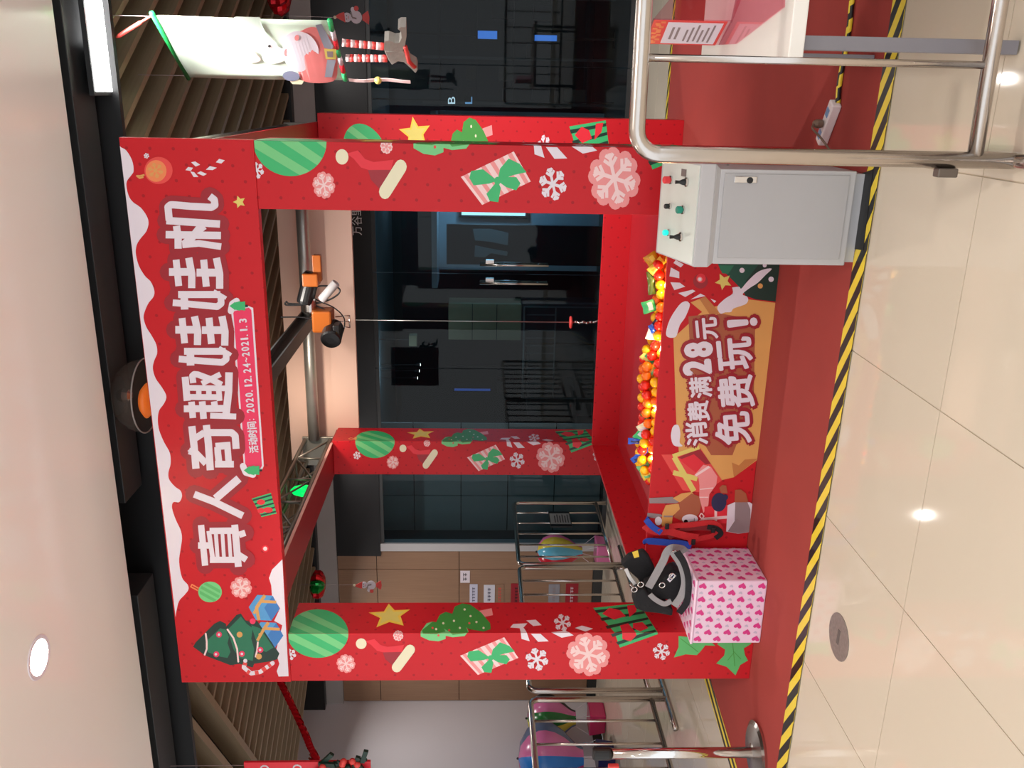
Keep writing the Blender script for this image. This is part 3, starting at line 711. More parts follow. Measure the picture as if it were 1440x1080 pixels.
print_on('candy_ring_print', [(q1([disc((540, 255), 75, 24)]), DRED), (q1([disc((545, 225), 48, 20)]), MRED), (q1([disc((533, 235), 26, 16)]), PINK), (q1([disc((533, 235), 16, 12)]), WHITE),
    (q1([[(240, 115), (325, 160), (325, 225), (225, 205)], [(235, 265), (330, 270), (385, 310), (275, 345)], [(315, 375), (460, 340), (490, 355), (385, 415)], [(440, 440), (540, 380), (590, 405), (470, 432)], [(640, 430), (700, 455), (680, 475)], [(265, 70), (290, 40), (370, 85), (340, 115)]]), WHITE)], fnP, fp)
print_on('wood_board_print', [([[(947, 475), (951, 594), (955, 640), (985, 632), (1015, 675), (1032, 671), (1067, 645), (1071, 620), (1083, 500), (1092, 426), (1053, 421), (1000, 432), (985, 440)]], TAN),
    ([[(968, 445), (975, 600), (1000, 640), (1030, 640), (1060, 560), (1062, 450), (1010, 440)]], BROWN),
    (q1([[(440, 470), (590, 410), (740, 580), (690, 600), (560, 570)]]), TAN), (q1([[(530, 435), (590, 410), (725, 560), (720, 590), (630, 585)]]), DTAN), (q3([[(930, 290), (1000, 320), (1060, 260), (1195, 250), (950, 440)]]), DTAN)], fnP, fp)
for sp_ in (q1([[(410, 460), (432, 500), (385, 620), (330, 700), (300, 800), (270, 825), (215, 822), (190, 780), (230, 640), (320, 500), (375, 460)]]), q3([[(325, -60), (312, 20), (330, 100), (370, 127), (430, 122), (400, 85), (408, 0), (390, -85), (350, -90)]]),
    q1([[(860, 318), (930, 310), (952, 330), (1010, 262), (1100, 175), (1180, 135), (1262, 128), (1200, 190), (1120, 270), (1040, 322), (965, 385), (1010, 410), (1022, 450), (990, 490), (875, 530), (850, 565), (790, 570), (740, 582), (710, 512), (790, 430), (865, 380)]])):
    print_on('snow_patch_print', [([[(p.x, p.y) for p in bez([Vector((x, y, 0)) for x, y in sp_[0]+sp_[0][:1]], 3)[:-1]]], WHITE)], lambda x, y, e: fnP(x, y, e+.001), fp)
print_on('star_print', [(q1([star((772, 258), 88, .48, 3.0)]), LYEL)], lambda x, y, e: fnP(x, y, e+.001), fp)
print_on('red_gift_print', [(q3([[(215, 210), (385, 205), (600, 130), (715, 300), (830, 470), (700, 560), (590, 590), (540, 585), (430, 570)]]), LRED), (q3([[(385, 240), (600, 140), (715, 300), (660, 310), (545, 205), (440, 262)]]), DRED), (q3([[(400, 262), (545, 205), (665, 310), (560, 390)]]), MRED),
    (q3(stroke([(345, 235), (545, 580)], 55)+stroke([(335, 390), (580, 455)], 50)+stroke([(330, 225), (600, 135)], 40)), LYEL)], lambda x, y, e: fnP(x, y, e+.001), fp)
print_on('deer_print', [
    (q3([[(90, 648), (330, 636), (395, 690), (360, 702), (95, 702)], [(75, 797), (210, 812), (235, 832), (150, 852), (68, 842)]]), GREYP), (q3([[(330, 650), (420, 600), (520, 588), (545, 612), (400, 692)]]), TAN),
    (q3([[(400, 692), (520, 602), (600, 632), (622, 700), (600, 800), (520, 900), (420, 880), (340, 840), (380, 740)]]), BROWN), (q3([[(225, 800), (260, 720), (390, 703), (402, 760), (330, 830), (320, 920), (240, 965), (215, 910)]]), TAN), (q3([[(240, 825), (330, 825), (332, 842), (238, 842)]]), GREYP), (q3([disc((185, 880), 36, 18, 44)]), WHITE),
    (q3([disc((505, 862), 82, 26, 50)]), WHITE), (q3([disc((463, 886), 21, 14)]), BLACKP), (q3(stroke([(548, 850), (550, 880), (500, 890)], 8)), GREYP),
    (q3([[(545, 420), (590, 440), (600, 520), (598, 640), (640, 800), (690, 720), (700, 610), (770, 515), (782, 430), (715, 330), (640, 310)]]), PINK), (q3(stroke([(600, 640), (690, 640)], 10)+stroke([(605, 560), (740, 545)], 10)+stroke([(560, 420), (700, 330)], 24)), PALEPINK),
    (q3([[(650, 735), (885, 715), (890, 905), (650, 905)]]), MRED), (q3(stroke([(600, 890), (640, 862), (885, 840)], 30)+stroke([(765, 725), (765, 890)], 26)+stroke([(620, 800), (600, 830), (625, 860), (645, 830), (620, 800)], 12)), PALEPINK),
    (q3([disc((797, 690), 76, 28, 95, .1), disc((860, 640), 30, 16)]), NAVY), (q3([[(800, 545), (830, 515), (870, 520), (885, 600), (820, 600)]]), BROWN),
    (q3([[(885, 720), (965, 685), (1110, 690), (1145, 715), (1120, 990), (990, 1008), (870, 985)]]), WHITE), (q3([[(962, 690), (1085, 688), (1115, 760), (1118, 990), (990, 1006), (885, 985), (955, 880)]]), GREYP), (q3([[(960, 565), (1020, 560), (1070, 600), (1095, 690), (955, 690)]]), BROWN)], lambda x, y, e: fnP(x, y, e+.0025), fp)
rim = MB()
LT = [('消', 979.5, 609.5, 34, 31), ('费', 982, 578, 29, 31), ('满', 985, 544.5, 30, 32), ('2', 980, 516.5, 22, 41), ('8', 982, 491.5, 22, 41), ('元', 993.5, 461.5, 31, 31),
      ('免', 1030, 602, 46, 51), ('费', 1034.5, 550.5, 46, 51), ('玩', 1033, 497, 46, 50), ('！', 1043.5, 453.5, 12, 43)]
for (ch, cx, cy, w, h) in LT:
    offer = MB(); bold(offer, ch, cx, cy, w, h, fnP, .0045, 1.45 if h > 45 else (2.6 if ch in '28' else (2.0 if ch == '！' else .95)), tilt=.09); offer.build('offer_character', WHITE, fp)
for li, (ch, cx, cy, w, h) in enumerate(LT):
    k = 5.0 if h > 40 else 4.0
    for a in list(range(8)):
        write(rim, ch, cx+k*math.cos(a*PI/4), cy+k*math.sin(a*PI/4), w, h, fnP, .0032+.00003*a+.0000028*li, tilt=.09)
rim.build('offer_outline', DRED, fp)['kind'] = 'stuff'

# ================================================================== THINGS IN AND ON THE BOOTH
# electric hoist and trolley under the rail
hy = 2.45
def hp(x, y, d=0): p = at(x, y, 1, hy+d); return p
ho = thing('electric_hoist', (1.42, hy, 2.8), 'orange and black electric hoist with trolley under the booth rail', 'hoist')
h0 = hp(452, 447)
def rel(dx, dy, dz): return h0+Vector((dx, dy, dz))
MB().box(h0.x-.10, h0.x+.07, hy-.09, hy+.09, h0.z-.09, h0.z+.06).build('gear_body', ORP, ho, bevel=.015)
MB().lathe([(.02, -.10), (.075, -.10), (.08, -.08), (.08, .07), (.07, .085), (.03, .09)], hp(467, 470, -.08), (-.35, -.94, 0), 24).build('motor', BLACK, ho, smooth=False, bevel=0)
MB().box(h0.x-.13, h0.x-.02, hy-.16, hy-.04, h0.z-.16, h0.z-.11).build('motor_foot', BLACK, ho, bevel=.008)
MB().lathe([(.02, -.13), (.06, -.13), (.065, -.11), (.065, .1), (.05, .12)], hp(434, 404), (.9, .1, -.25), 20).build('trolley_motor', BLACK, ho)
MB().box(*(sorted((hp(440, 395).x, hp(440, 358).x))), hy-.03, hy+.03, h0.z-.02, h0.z+.045).build('trolley_plate', ORP, ho, bevel=.006)
q = hp(438, 392); MB().box(q.x-.05, q.x+.05, hy-.07, hy+.06, q.z-.06, q.z+.06).build('trolley_bracket', ORP, ho, bevel=.01)
q = hp(462, 410); MB().lathe([(.03, -.09), (.034, -.085), (.034, .09), (.03, .095)], q, (.75, 0, -.65), 16).build('capacitor', GREYM, ho, smooth=True)
q = hp(436, 430); MB().lathe([(.045, -.05), (.05, -.04), (.05, .05), (.045, .06)], q, (1, 0, 0), 16).build('winch_drum', STEEL, ho)
cb = MB(); cb.tube(bez([hp(442, 405), hp(452, 402), hp(474, 404), (hp(477, 412)), hp(462, 422), hp(440, 427), hp(408, 427), hp(403, 424), hp(404, 429), hp(440, 428)]), .007, 6)
cb.build('black_cable', BLACK, ho, smooth=True)
MB().tube(bez([hp(436, 416), hp(450, 424), hp(470, 433), hp(484, 448), hp(482, 468), hp(472, 480)]), .005, 6).build('thin_cable', BLACK, ho, smooth=True)
MB().tube(bez([hp(394, 446), hp(420, 446), hp(446, 448), hp(460, 438), hp(440, 428)]), .006, 6).build('feed_cable', BLACK, ho, smooth=True)
q = hp(488, 452)
gd = MB()
for dx in (-.035, .0, .035): gd.tube([(q.x+dx, hy, q.z+.09), (q.x+dx*1.4, hy, q.z-.02)], .004, 6)
gd.tube([(q.x-.05, hy, q.z-.02), (q.x+.05, hy, q.z-.02)], .006, 6)
gd.build('rope_guide', STEEL, ho, smooth=True)
a, b = hp(500, 450), hp(800, 462); b.x = a.x
rp = MB().tube([a, b], .0035, 6).build('rope', GALV, ho, smooth=True)
hk = MB().lathe([(.01, 0), (.045, -.004), (.05, -.012), (.045, -.02), (.012, -.026)], b, n=20).build('red_stop_disc', LRED, ho, smooth=False)
hk2 = MB().tube([b+Vector((0, 0, -.025)), b+Vector((0, 0, -.20))], [.006, .006], 8)
for k in range(5): hk2.ball(b+Vector((.004*(-1)**k, 0, -.05-.03*k)), (.011, .008, .014), 8, 6)
c = b+Vector((0, 0, -.24)); hk2.tube(bez([c+Vector((0, 0, .05)), c+Vector((.012, 0, .02)), c+Vector((.022, 0, -.01)), c+Vector((.008, 0, -.032)), c+Vector((-.018, 0, -.02))]), [.008]*33, 8)
hk2.build('hook', STEEL, ho, smooth=True)
# green glowing sign lamp over the left soffit
q = at(397, 690, 0, .16)
gl = thing('green_lamp', (q.x, q.y, 2.87), 'small green glowing lamp standing inside the left roof truss', 'lamp')
MB().box(q.x-.05, q.x+.05, q.y-.04, q.y+.04, 2.868, 2.92).build('lamp_base', BLACK, gl, bevel=.005)
MB().lathe([(.02, 2.92), (.045, 2.95), (.05, 3.0), (.035, 3.06), (.008, 3.09)], (q.x, q.y, 0), n=14).build('lamp_lens', mat('green_glow', (20, 200, 90), .3, emit=(0, 235, 96), es=1.2), gl, smooth=True)

# plastic balls and candy packs heaped behind the front panel
BALLM = {'yellow': mat('yellow_ball', (250, 180, 20), .3), 'orange': mat('orange_ball', (244, 110, 16), .3), 'red': mat('red_ball', (226, 36, 22), .3)}
bme = {}
for k, m in BALLM.items():
    o = MB().ball((0, 0, 0), .029, 14, 10).build('ball', m, smooth=True); bme[k] = o
rnd = random.Random(3)
pos = []
def hz(x):        # height of the heap's crest along the panel
    return .655+.02*math.sin(x*5.1)+.014*math.sin(x*11+1)
for row, (y, dz) in enumerate(((.352, -.055), (.405, -.01), (.455, .004), (.51, -.02), (.56, -.06))):
    x = 1.06+.028*(row % 2)
    while x < 2.40:
        pos.append((x+rnd.uniform(-.008, .008), y+rnd.uniform(-.008, .008), hz(x)+dz-.02+rnd.uniform(-.008, .008)+(-.05 if x < 1.12 else 0))); x += .0575
first = {}
for (x, y, z) in pos:
    k = rnd.choices(('yellow', 'orange', 'red'), (5, 3, 4))[0]
    if k not in first: o = bme[k]; first[k] = 1
    else: o = bme[k].copy(); COL.objects.link(o)
    o.location = (x, y, z); tag(o, k+' plastic ball in the heap behind the front panel', 'ball', k+' plastic balls in the prize tub')
under = MB()
for i in range(24):
    pass
fill = MB().box(1.03, 2.425, PY+.024, .62, .472, .575).build('ball_bed', BALLM['orange'], booth); fill['kind'] = 'stuff'
def pack(cx, cy, w, l, ang, m1, m2, label, dy=0):
    c = at(cx, cy, 1, .43+dy); ca, sa = math.cos(ang), math.sin(ang)
    nu, nv = 8, 6; vs = []
    def pt(i, j, side):
        u, v = i/nu*2-1, j/nv*2-1; t = .018*(max(0, 1-u*u)**.7)*(max(0, 1-v*v)**.5)*side
        pw = 1-.12*(1-abs(u))**2
        a, b2 = u*l/2, v*w/2*pw
        return c+Vector((a*ca-b2*sa, t*.9-.003*math.sin(7*u+3*v), a*sa+b2*ca+.3*t))
    mb = MB(); vs = [pt(i, j, sd) for sd in (1, -1) for i in range(nu+1) for j in range(nv+1)]; fs = []; ms = []; o2 = (nu+1)*(nv+1)
    for sd in range(2):
        for i in range(nu):
            for j in range(nv):
                p = sd*o2+i*(nv+1)+j; fs.append((p, p+1, p+nv+2, p+nv+1)); ms.append(1 if 2 <= j <= 3 and 1 < i < nu-1 else 0)
    mb.v = [tuple(v) for v in vs]; mb.f = fs; mb.m = ms
    o = mb.build('candy_pack', [m1, m2], smooth=True, at=c); tag(o, label, 'candy', 'candy packs on the ball heap'); return o
PK = lambda n, c: mat(n, c, .22, var=.15, scale=40)
pack(918, 367, .075, .09, .6, PK('gold_foil', (214, 150, 30)), YEL, 'gold candy pack beside the control cabinet')
pack(923, 374, .05, .1, 2.4, YEL, PK('gold_foil', 0), 'yellow candy pack lying low below the gold one', -.03)
pack(916, 398, .045, .13, .15, PK('olive_foil', (84, 104, 40)), PK('olive_foil', 0), 'dark green leaf-shaped candy pack standing on end')
pack(913, 431, .08, .07, .3, GREEN, WHITE, 'green and white candy pack with a red striped end')
pack(926, 452, .06, .05, 1.0, NAVY, WHITE, 'dark blue and white candy pack near the white one')
pack(922, 471, .075, .1, 1.3, WHITE, PK('silver_foil', (214, 220, 226)), 'white candy pack lit brightest of the heap')
pack(917, 462, .03, .05, .5, PK('blue_foil', (40, 84, 200)), PK('blue_foil', 0), 'small blue candy wrapper above the white pack', -.02)
pack(913, 505, .06, .1, .8, LYEL, GREEN, 'pale yellow and green candy pack in the middle of the heap')
pack(919, 520, .055, .09, 2.5, PK('gold_foil', 0), LGREEN, 'gold and light green candy pack in the middle of the heap', -.02)
pack(911, 592, .05, .12, .45, PK('olive_foil', 0), LGREEN, 'olive green candy pack leaning on the panel')
pack(905, 601, .06, .07, 2.2, CREAM, WHITE, 'cream candy pack beside the green triangular one')
pack(902, 612, .08, .07, .9, GREEN, PK('silver_foil', 0), 'green candy pack with a silver edge')
pack(894, 620, .04, .09, 1.6, PK('blue_foil', 0), NAVY, 'blue candy pack standing highest on the heap')
pack(900, 640, .04, .12, 2.3, PK('blue_foil', 0), NAVY, 'dark blue twisted candy wrapper at the left of the heap')
pack(907, 660, .08, .08, .5, LGREEN, GREEN, 'light green candy pack at the left end of the heap')
pack(911, 668, .05, .07, 2.0, YEL, LGREEN, 'yellow candy pack at the left end of the heap', -.03)

# control cabinet
cx0, cx1, cy0, cy1 = 2.545, 2.935, -.63, -.29
cab = thing('control_cabinet', (2.74, -.46, .006), 'grey metal control cabinet with a white sloping button panel', 'control cabinet')
MB().box(cx0+.012, cx1-.012, cy0+.02, cy1-.02, .0062, .05).build('plinth', GREYM, cab)
MB().box(cx0, cx1, cy0, cy1, .05, .615).build('body', GREYM, cab, bevel=.004)
hd = MB().hexa([(cx0-.012, cy0-.015, .638), (cx1+.02, cy0-.015, .638), (cx1+.02, cy1, .638), (cx0-.012, cy1, .638), (cx0-.012, cy0-.015, .697), (cx1+.02, cy0-.015, .697), (cx1+.02, cy1, .79), (cx0-.012, cy1, .79)])
hd.hexa([(cx0+.005, cy0+.005, .61), (cx1-.005, cy0+.005, .61), (cx1-.005, cy1, .61), (cx0+.005, cy1, .61), (cx0-.012, cy0-.015, .638), (cx1+.02, cy0-.015, .638), (cx1+.02, cy1, .638), (cx0-.012, cy1, .638)])
hd = hd.build('head', GREYM, cab, bevel=.003)
sl = Vector((0, cy1-cy0+.015, .093)).normalized(); nS = Vector((0, -sl.z, sl.y)); pS = Vector((2.74, cy0-.015, .697))
def onS(x, y, lift=0): return atp(x, y, pS, nS)+nS*lift
pa, pb = onS(929, 347), onS(984, 372); pc, pd = onS(989, 225), onS(935, 217)
pan = MB().slab([(cx0-.004, pS.y+sl.y*.012, pS.z+sl.z*.012), (cx1+.012, pS.y+sl.y*.012, pS.z+sl.z*.012), (cx1+.012, pS.y+sl.y*.345, pS.z+sl.z*.345), (cx0-.004, pS.y+sl.y*.345, pS.z+sl.z*.345)], nS*.004).build('control_panel', WPANEL, cab)
DOORF = MB().box(2.572, 2.918, cy0-.006, cy0+.004, .078, .598).build('door', DOORM, cab, bevel=.002)
lk = MB().lathe([(.012, 0), (.013, .008)], (2.893, cy0-.006, .495), (0, -1, 0), 12).build('keyhole', BLACK, DOORF)
MB().box(2.882, 2.908, cy0-.012, cy0-.006, .465, .56).build('latch', CHROME, DOORF, bevel=.004)
hn = MB().tube(bez([(cx1+.0, -.42, .64), (cx1+.028, -.42, .63), (cx1+.028, -.42, .54), (cx1, -.42, .53)]), .006, 8).build('side_handle', CHROME, cab, smooth=True)
def button(px, py, r, m, name, label, h=.02):
    p = onS(px, py, .004); b = MB().lathe([(r*1.15, 0), (r*1.15, .006), (r*.9, .008)], p, nS, 18).build(name, CHROME, pan); b['label'] = label
    MB().lathe([(r*.7, .006), (r, .012), (r, .012+h), (r*.8, .016+h)], p, nS, 18).build('button_cap', m, pan) if False else None
    c = MB().lathe([(r*.7, .006), (r, .012), (r, .012+h), (r*.8, .016+h)], p, nS, 18).build(name+'_cap', m, pan); c['label'] = label
button(945, 253, .016, mat('red_cap', (226, 52, 60), .35), 'stop_button', 'red mushroom button')
button(944, 290, .011, BLACK, 'key_switch', 'black key switch', .012)
button(962, 295, .016, mat('teal_cap', (20, 138, 116), .35), 'green_button', 'dark green button', .015)
button(942, 327, .013, mat('cyan_cap', (30, 214, 200), .3, emit=(0, 230, 210), es=.6), 'lit_button', 'lit turquoise button', .012)
for (px_, py_) in ((967, 256), (959, 333)):
    p = onS(px_, py_, .004)
    MB().lathe([(.02, 0), (.02, .006), (.015, .01)], p, nS, 18).build('joystick_ring', CHROME, pan)
    MB().lathe([(.014, .008), (.012, .02), (.006, .035)], p, nS, 16).tube([p+nS*.03, p+nS*.052+Vector((0, .004, 0))], [.006, .008], 10).build('joystick', BLACK, pan)
p = onS(963, 243, .004)
MB().bar(p-sl*.022, p+sl*.022, .03, .003, nS).build('name_plate', mat('plate_grey', (110, 104, 100), .4), pan)

# heart-patterned cube stool
HEARTW = mat('heart_box_paper', (244, 214, 234), .5, var=.02); HEARTP = mat('heart_pink', (222, 58, 140), .5, var=.03); HEARTL = mat('heart_pale', (206, 190, 212), .5)
bx0, bx1, by0, by1, bz = .31, .708, -.10, .268, .388
st = thing('cube_stool', (.51, .08, .0045), 'white cube stool covered in pink hearts beside the left post', 'stool')
sb = MB().box(bx0, bx1, by0, by1, .0047, bz).build('box', HEARTW, st, bevel=.008)
MB().box(bx0-.004, bx1+.004, by0-.004, by1+.002, bz, bz+.014).build('lid', HEARTW, st, bevel=.005)
def heart(c, s, rot):
    out = []
    for k in range(14):
        t = 2*PI*k/14; x = .8*math.sin(t)**3; y = .72*(13*math.cos(t)-5*math.cos(2*t)-2*math.cos(3*t)-math.cos(4*t))/16
        out.append((c[0]+s*(x*math.cos(rot)-y*math.sin(rot)), c[1]+s*(x*math.sin(rot)+y*math.cos(rot))))
    return out
hm = MB()
def hearts(w, h, fn):
    r = 0; v = .03
    while v < h:
        u = .03+(r % 2)*.042
        while u < w:
            for (du, dv, s, k) in ((0, 0, .029, 0), (.042, .006, .014, 1)):
                q = clip(clip(heart((u+du, v+dv), s, PI/2-.2), 0, .003, w-.003), 1, .003, h-.003)
                if len(q) > 2: hm.poly([fn(a, b) for a, b in q], k)
            u += .084
        v += .0545; r += 1
hearts(bx1-bx0, bz, lambda a, b: (bx0+a, by0-.0012, .004+b))
hearts(by1-by0, bz, lambda a, b: (bx1+.0012, by0+a, .004+b))
hearts(bx1-bx0, by1-by0, lambda a, b: (bx0+a, by0+b, bz+.0152))
hm.build('heart_print', [HEARTP, HEARTL], sb)['kind'] = 'stuff'

# black safety harness heaped on the stool
GREYW = mat('grey_webbing', (150, 146, 148), .7, bump=.2, scale=80)
hs = thing('safety_harness', (.5, .1, bz+.016), 'black padded safety harness with grey webbing heaped on the stool', 'harness')
def hq(x, y, yy): return at(x, y, 1, yy)
def pad(pts, yy, t, name, m):
    P = [hq(x, y, yy) for x, y in pts]
    o = MB().slab([p+Vector((0, -t/2, 0)) for p in P], (0, t, 0)).build(name, m, hs)
    b = o.modifiers.new('bevel', 'BEVEL'); b.width = min(.014, t*.42); b.segments = 3
    return o
pad([(872, 791), (884, 779), (905, 772), (912, 780), (921, 798), (917, 812), (905, 826), (896, 812), (885, 802)], .19, .05, 'leg_pad', BLACKC)
tg = MB().slab([hq(889, 777, .16), hq(897, 774, .16), (hq(899, 783, .16)), hq(892, 785, .16)], (0, .004, 0)).build('size_tag', YEL, hs); tg['label'] = 'small yellow tag'
pad([(906, 818), (925, 812), (944, 795), (955, 800), (961, 812), (960, 830), (952, 848), (938, 838), (920, 836), (908, 830)], .10, .10, 'waist_pad', BLACKC)
pad([(889, 842), (893, 826), (904, 822), (912, 833), (930, 842), (945, 852), (944, 862), (925, 858), (905, 856), (893, 852)], .06, .08, 'back_pad', BLACKC)
pad([(935, 800), (948, 790), (956, 800), (957, 816), (945, 822), (935, 815)], .14, .05, 'side_pad', mat('navy_cloth', (34, 44, 58), .85, bump=.3, scale=60))
def strap(pts, yy, w, name, m, t=.006, nrm=(0, -1, .2)):
    return MB().ribbon(bez([hq(x, y, yy+(dy if dy else 0)) for (x, y, dy) in pts], 6), w, t, nrm).build(name, m, hs)
strap([(912, 826, 0), (920, 812, 0), (932, 790, 0), (938, 776, 0), (946, 770, 0), (958, 771, .05), (964, 776, .06)], .03, .042, 'webbing', GREYW)
strap([(946, 776, 0), (958, 795, 0), (963, 818, 0), (958, 838, 0), (948, 852, 0)], -.02, .04, 'webbing', GREYW)
strap([(952, 776, 0), (962, 792, 0), (968, 815, 0), (966, 845, 0), (955, 862, 0)], -.03, .035, 'belt', BLACKC, .01)
strap([(914, 836, 0), (922, 843, 0), (934, 849, 0), (944, 845, 0)], -.01, .03, 'webbing', GREYW)
strap([(880, 800, 0), (886, 812, 0), (892, 820, 0), (896, 828, 0)], .12, .02, 'webbing', mat('white_webbing', (206, 204, 204), .6))
for (x, y) in ((892, 829), (901, 822), (931, 823), (945, 810)):
    p = hq(x, y, .02)
    MB().tube([p+Vector((.016*math.cos(k*PI/6), 0, .016*math.sin(k*PI/6))) for k in range(13)], .004, 6).build('buckle', CHROME, hs, smooth=True)
lb = MB().slab([hq(938, 815, .035), hq(947, 806, .035), hq(951, 810, .035), hq(942, 819, .035)], (0, .003, 0)).build('label_patch', WHITE, hs); lb['label'] = 'white label with a blue band'
MB().slab([hq(941, 814.5, .033), hq(947.5, 808.3, .033), hq(949, 810, .033), hq(942.5, 816, .033)], (0, .002, 0)).build('label_band', NAVY, lb)
# red and blue harness hung over the panel edge
hr = thing('strap_harness', (.8, .28, .62), 'red and blue webbing harness hung over the front panel edge', 'harness')
REDW = mat('red_webbing', (196, 30, 36), .7, bump=.2, scale=80); BLUEW = mat('blue_webbing', (34, 72, 176), .7, bump=.2, scale=80)
def strap2(pts, yy, w, name, m, t=.007):
    return MB().ribbon(bez([at(x, y, 1, yy+dy) for (x, y, dy) in pts], 6), w, t, (0, -1, 0)).build(name, m, hr)
strap2([(911, 762, .05), (908.5, 762, .0), (916, 761, -.01), (940, 763, -.012), (958, 764, -.015), (972, 768, -.02)], .276, .04, 'webbing', BLUEW)
strap2([(911, 742, .05), (909, 742, .01), (922, 747, 0), (940, 747, -.01), (962, 753, -.02), (982, 756, -.02)], .268, .045, 'webbing', REDW)
strap2([(912, 730, .05), (909, 731, .01), (918, 741, 0), (930, 749, -.01)], .262, .035, 'webbing', BLUEW)
strap2([(926, 748, 0), (945, 740, 0), (970, 738, 0), (1000, 735, 0), (1012, 742, 0), (1004, 752, 0), (985, 757, 0), (968, 763, 0)], .255, .032, 'webbing', REDW)
strap2([(940, 756, 0), (960, 745, 0), (985, 742, 0), (1002, 744, 0)], .262, .03, 'webbing', mat('dark_red_webbing', (130, 22, 30), .7))
strap2([(995, 741, 0), (1007, 743, 0), (1014, 750, 0), (1006, 757, 0)], .248, .028, 'webbing', BLACKC)
for (x, y) in ((1003, 745), (975, 762), (938, 740)):
    p = at(x, y, 1, .245); MB().box(p.x-.018, p.x+.018, p.y-.008, p.y+.004, p.z-.012, p.z+.012).build('buckle', BLACK, hr, bevel=.004)

# ================================================================== THINGS AROUND THE BOOTH
# stainless queue barriers
def barrier(name, a, b, label, feet=True, group=None, bars=None, base=True, ends=(1, 1)):
    """hoop of tube from a to b (floor points) with inner bars"""
    a, b = Vector(a), Vector(b); d = (b-a).normalized(); L = (b-a).length; zt, zb, rr = 1.15, .15, .07
    t = thing(name, tuple((a+b)/2), label, 'barrier', group)
    hoop = [a+Vector((0, 0, .03)), a+Vector((0, 0, zt-rr))]
    for k in range(1, 6): q = k/6*PI/2; hoop.append(a+d*rr*(1-math.cos(q))+Vector((0, 0, zt-rr+rr*math.sin(q))))
    hoop.append(a+d*rr+Vector((0, 0, zt)))
    hoop += [b-d*rr+Vector((0, 0, zt))]
    for k in range(1, 6): q = k/6*PI/2; hoop.append(b-d*rr*(1-math.sin(q))+Vector((0, 0, zt-rr+rr*math.cos(q))))
    hoop += [b+Vector((0, 0, zt-rr)), b+Vector((0, 0, .03))]
    MB().tube(hoop, .024, 14).build('frame_tube', STEEL, t, smooth=True)
    MB().tube([a+Vector((0, 0, zb)), b+Vector((0, 0, zb))], .022, 12).build('lower_rail', STEEL, t, smooth=True)
    s = .262
    while s < L-.1:
        p = a+d*s; MB().tube([p+Vector((0, 0, zb)), p+Vector((0, 0, zt))], .011, 10).build('upright_bar', STEEL, t, smooth=True); s += .262
    if base:
        for p, sg in ((a, 1), (b, -1)):
            MB().tube([p-d*.40+Vector((0, 0, .026)), p+d*.40+Vector((0, 0, .026))] if base == 'along' else [p-d.cross(Vector((0, 0, 1)))*.25+Vector((0, 0, .026)), p+d.cross(Vector((0, 0, 1)))*.25+Vector((0, 0, .026))], .022, 12).build('foot', STEEL, t, smooth=True)
    return t
BR = barrier('queue_barrier', (3.05, -1.672, 0), (5.0, -1.62, 0), 'stainless steel queue barrier standing close in front of the control cabinet', base='across')
p = at(1330, 239, 1, -1.672); MB().box(3.0, 3.026, -1.69, -1.655, p.z-.03, p.z+.03).build('latch', mat('latch_grey', (110, 100, 92), .4, .6), BR, bevel=.004)
barrier('queue_barrier', (-1.5, 1.745, 0), (-1.5, -.35, 0), 'steel queue barrier nearest on the left, beside the belt post', base=False)
barrier('queue_barrier', (-1.5, 3.86, 0), (-1.5, 1.855, 0), 'steel queue barrier behind the front left post, carrying the small notice', base=False)
barrier('queue_barrier', (-1.5, 5.4, 0), (-1.5, 3.93, 0), 'farthest steel queue barrier on the left, ending at the shop front', base=False)
for (y, lb) in ((1.8, 'steel foot tube joining the two nearer left barriers'), (3.9, 'steel foot tube joining the two farther left barriers')):
    o = MB().tube(bez([(-1.5, y-.42, .024), (-1.5, y, .024), (-1.5, y+.42, .024)], 4), .022, 12).tube([(-1.5, y-.05, .024), (-1.5, y-.05, .12)], .02, 8).build('barrier_foot', STEEL, smooth=True)
    tag(o, lb, 'barrier foot')
# small notice clipped to the barrier
q = at(788, 733, 0, -1.5)
nt_ = thing('notice_plate', (-1.47, q.y, q.z), 'small grey notice in a black frame clipped to the left barrier', 'notice')
MB().box(-1.485, -1.468, q.y-.19, q.y+.19, q.z-.12, q.z+.13).build('frame', BLACK, nt_, bevel=.004)
MB().box(-1.469, -1.464, q.y-.13, q.y+.13, q.z-.11, q.z+.12).build('sheet', mat('notice_sheet', (150, 150, 148), .5), nt_)
ln = MB()
for k in range(6): ln.box(-1.4645, -1.4632, q.y-.10, q.y+.10-.03*(k % 2), q.z-.09+.03*k, q.z-.078+.03*k)
ln.build('text_lines', BLACKP, nt_)['kind'] = 'stuff'
# belt stanchion
sx, sy = -.29, -.27
so = thing('belt_stanchion', (sx, sy, .005), 'chrome belt post with round base on the carpet corner', 'stanchion')
MB().lathe([(.17, .005), (.172, .02), (.15, .03), (.05, .04), (.03, .045)], (sx, sy, 0), n=36).build('base', STEEL, so, smooth=False, bevel=0)
MB().tube([(sx, sy, .04), (sx, sy, .86)], .03, 20).build('pole', CHROME, so, smooth=True)
MB().lathe([(.034, .84), (.036, .85), (.036, .93), (.03, .94)], (sx, sy, 0), n=20).build('belt_head', BLACK, so)
q = at(862, 1079, 1, sy); MB().box(q.x-.03, q.x+.03, sy-.03, sy+.0, q.z-.03, q.z+.03).build('belt_clip', LRED, so, bevel=.005)

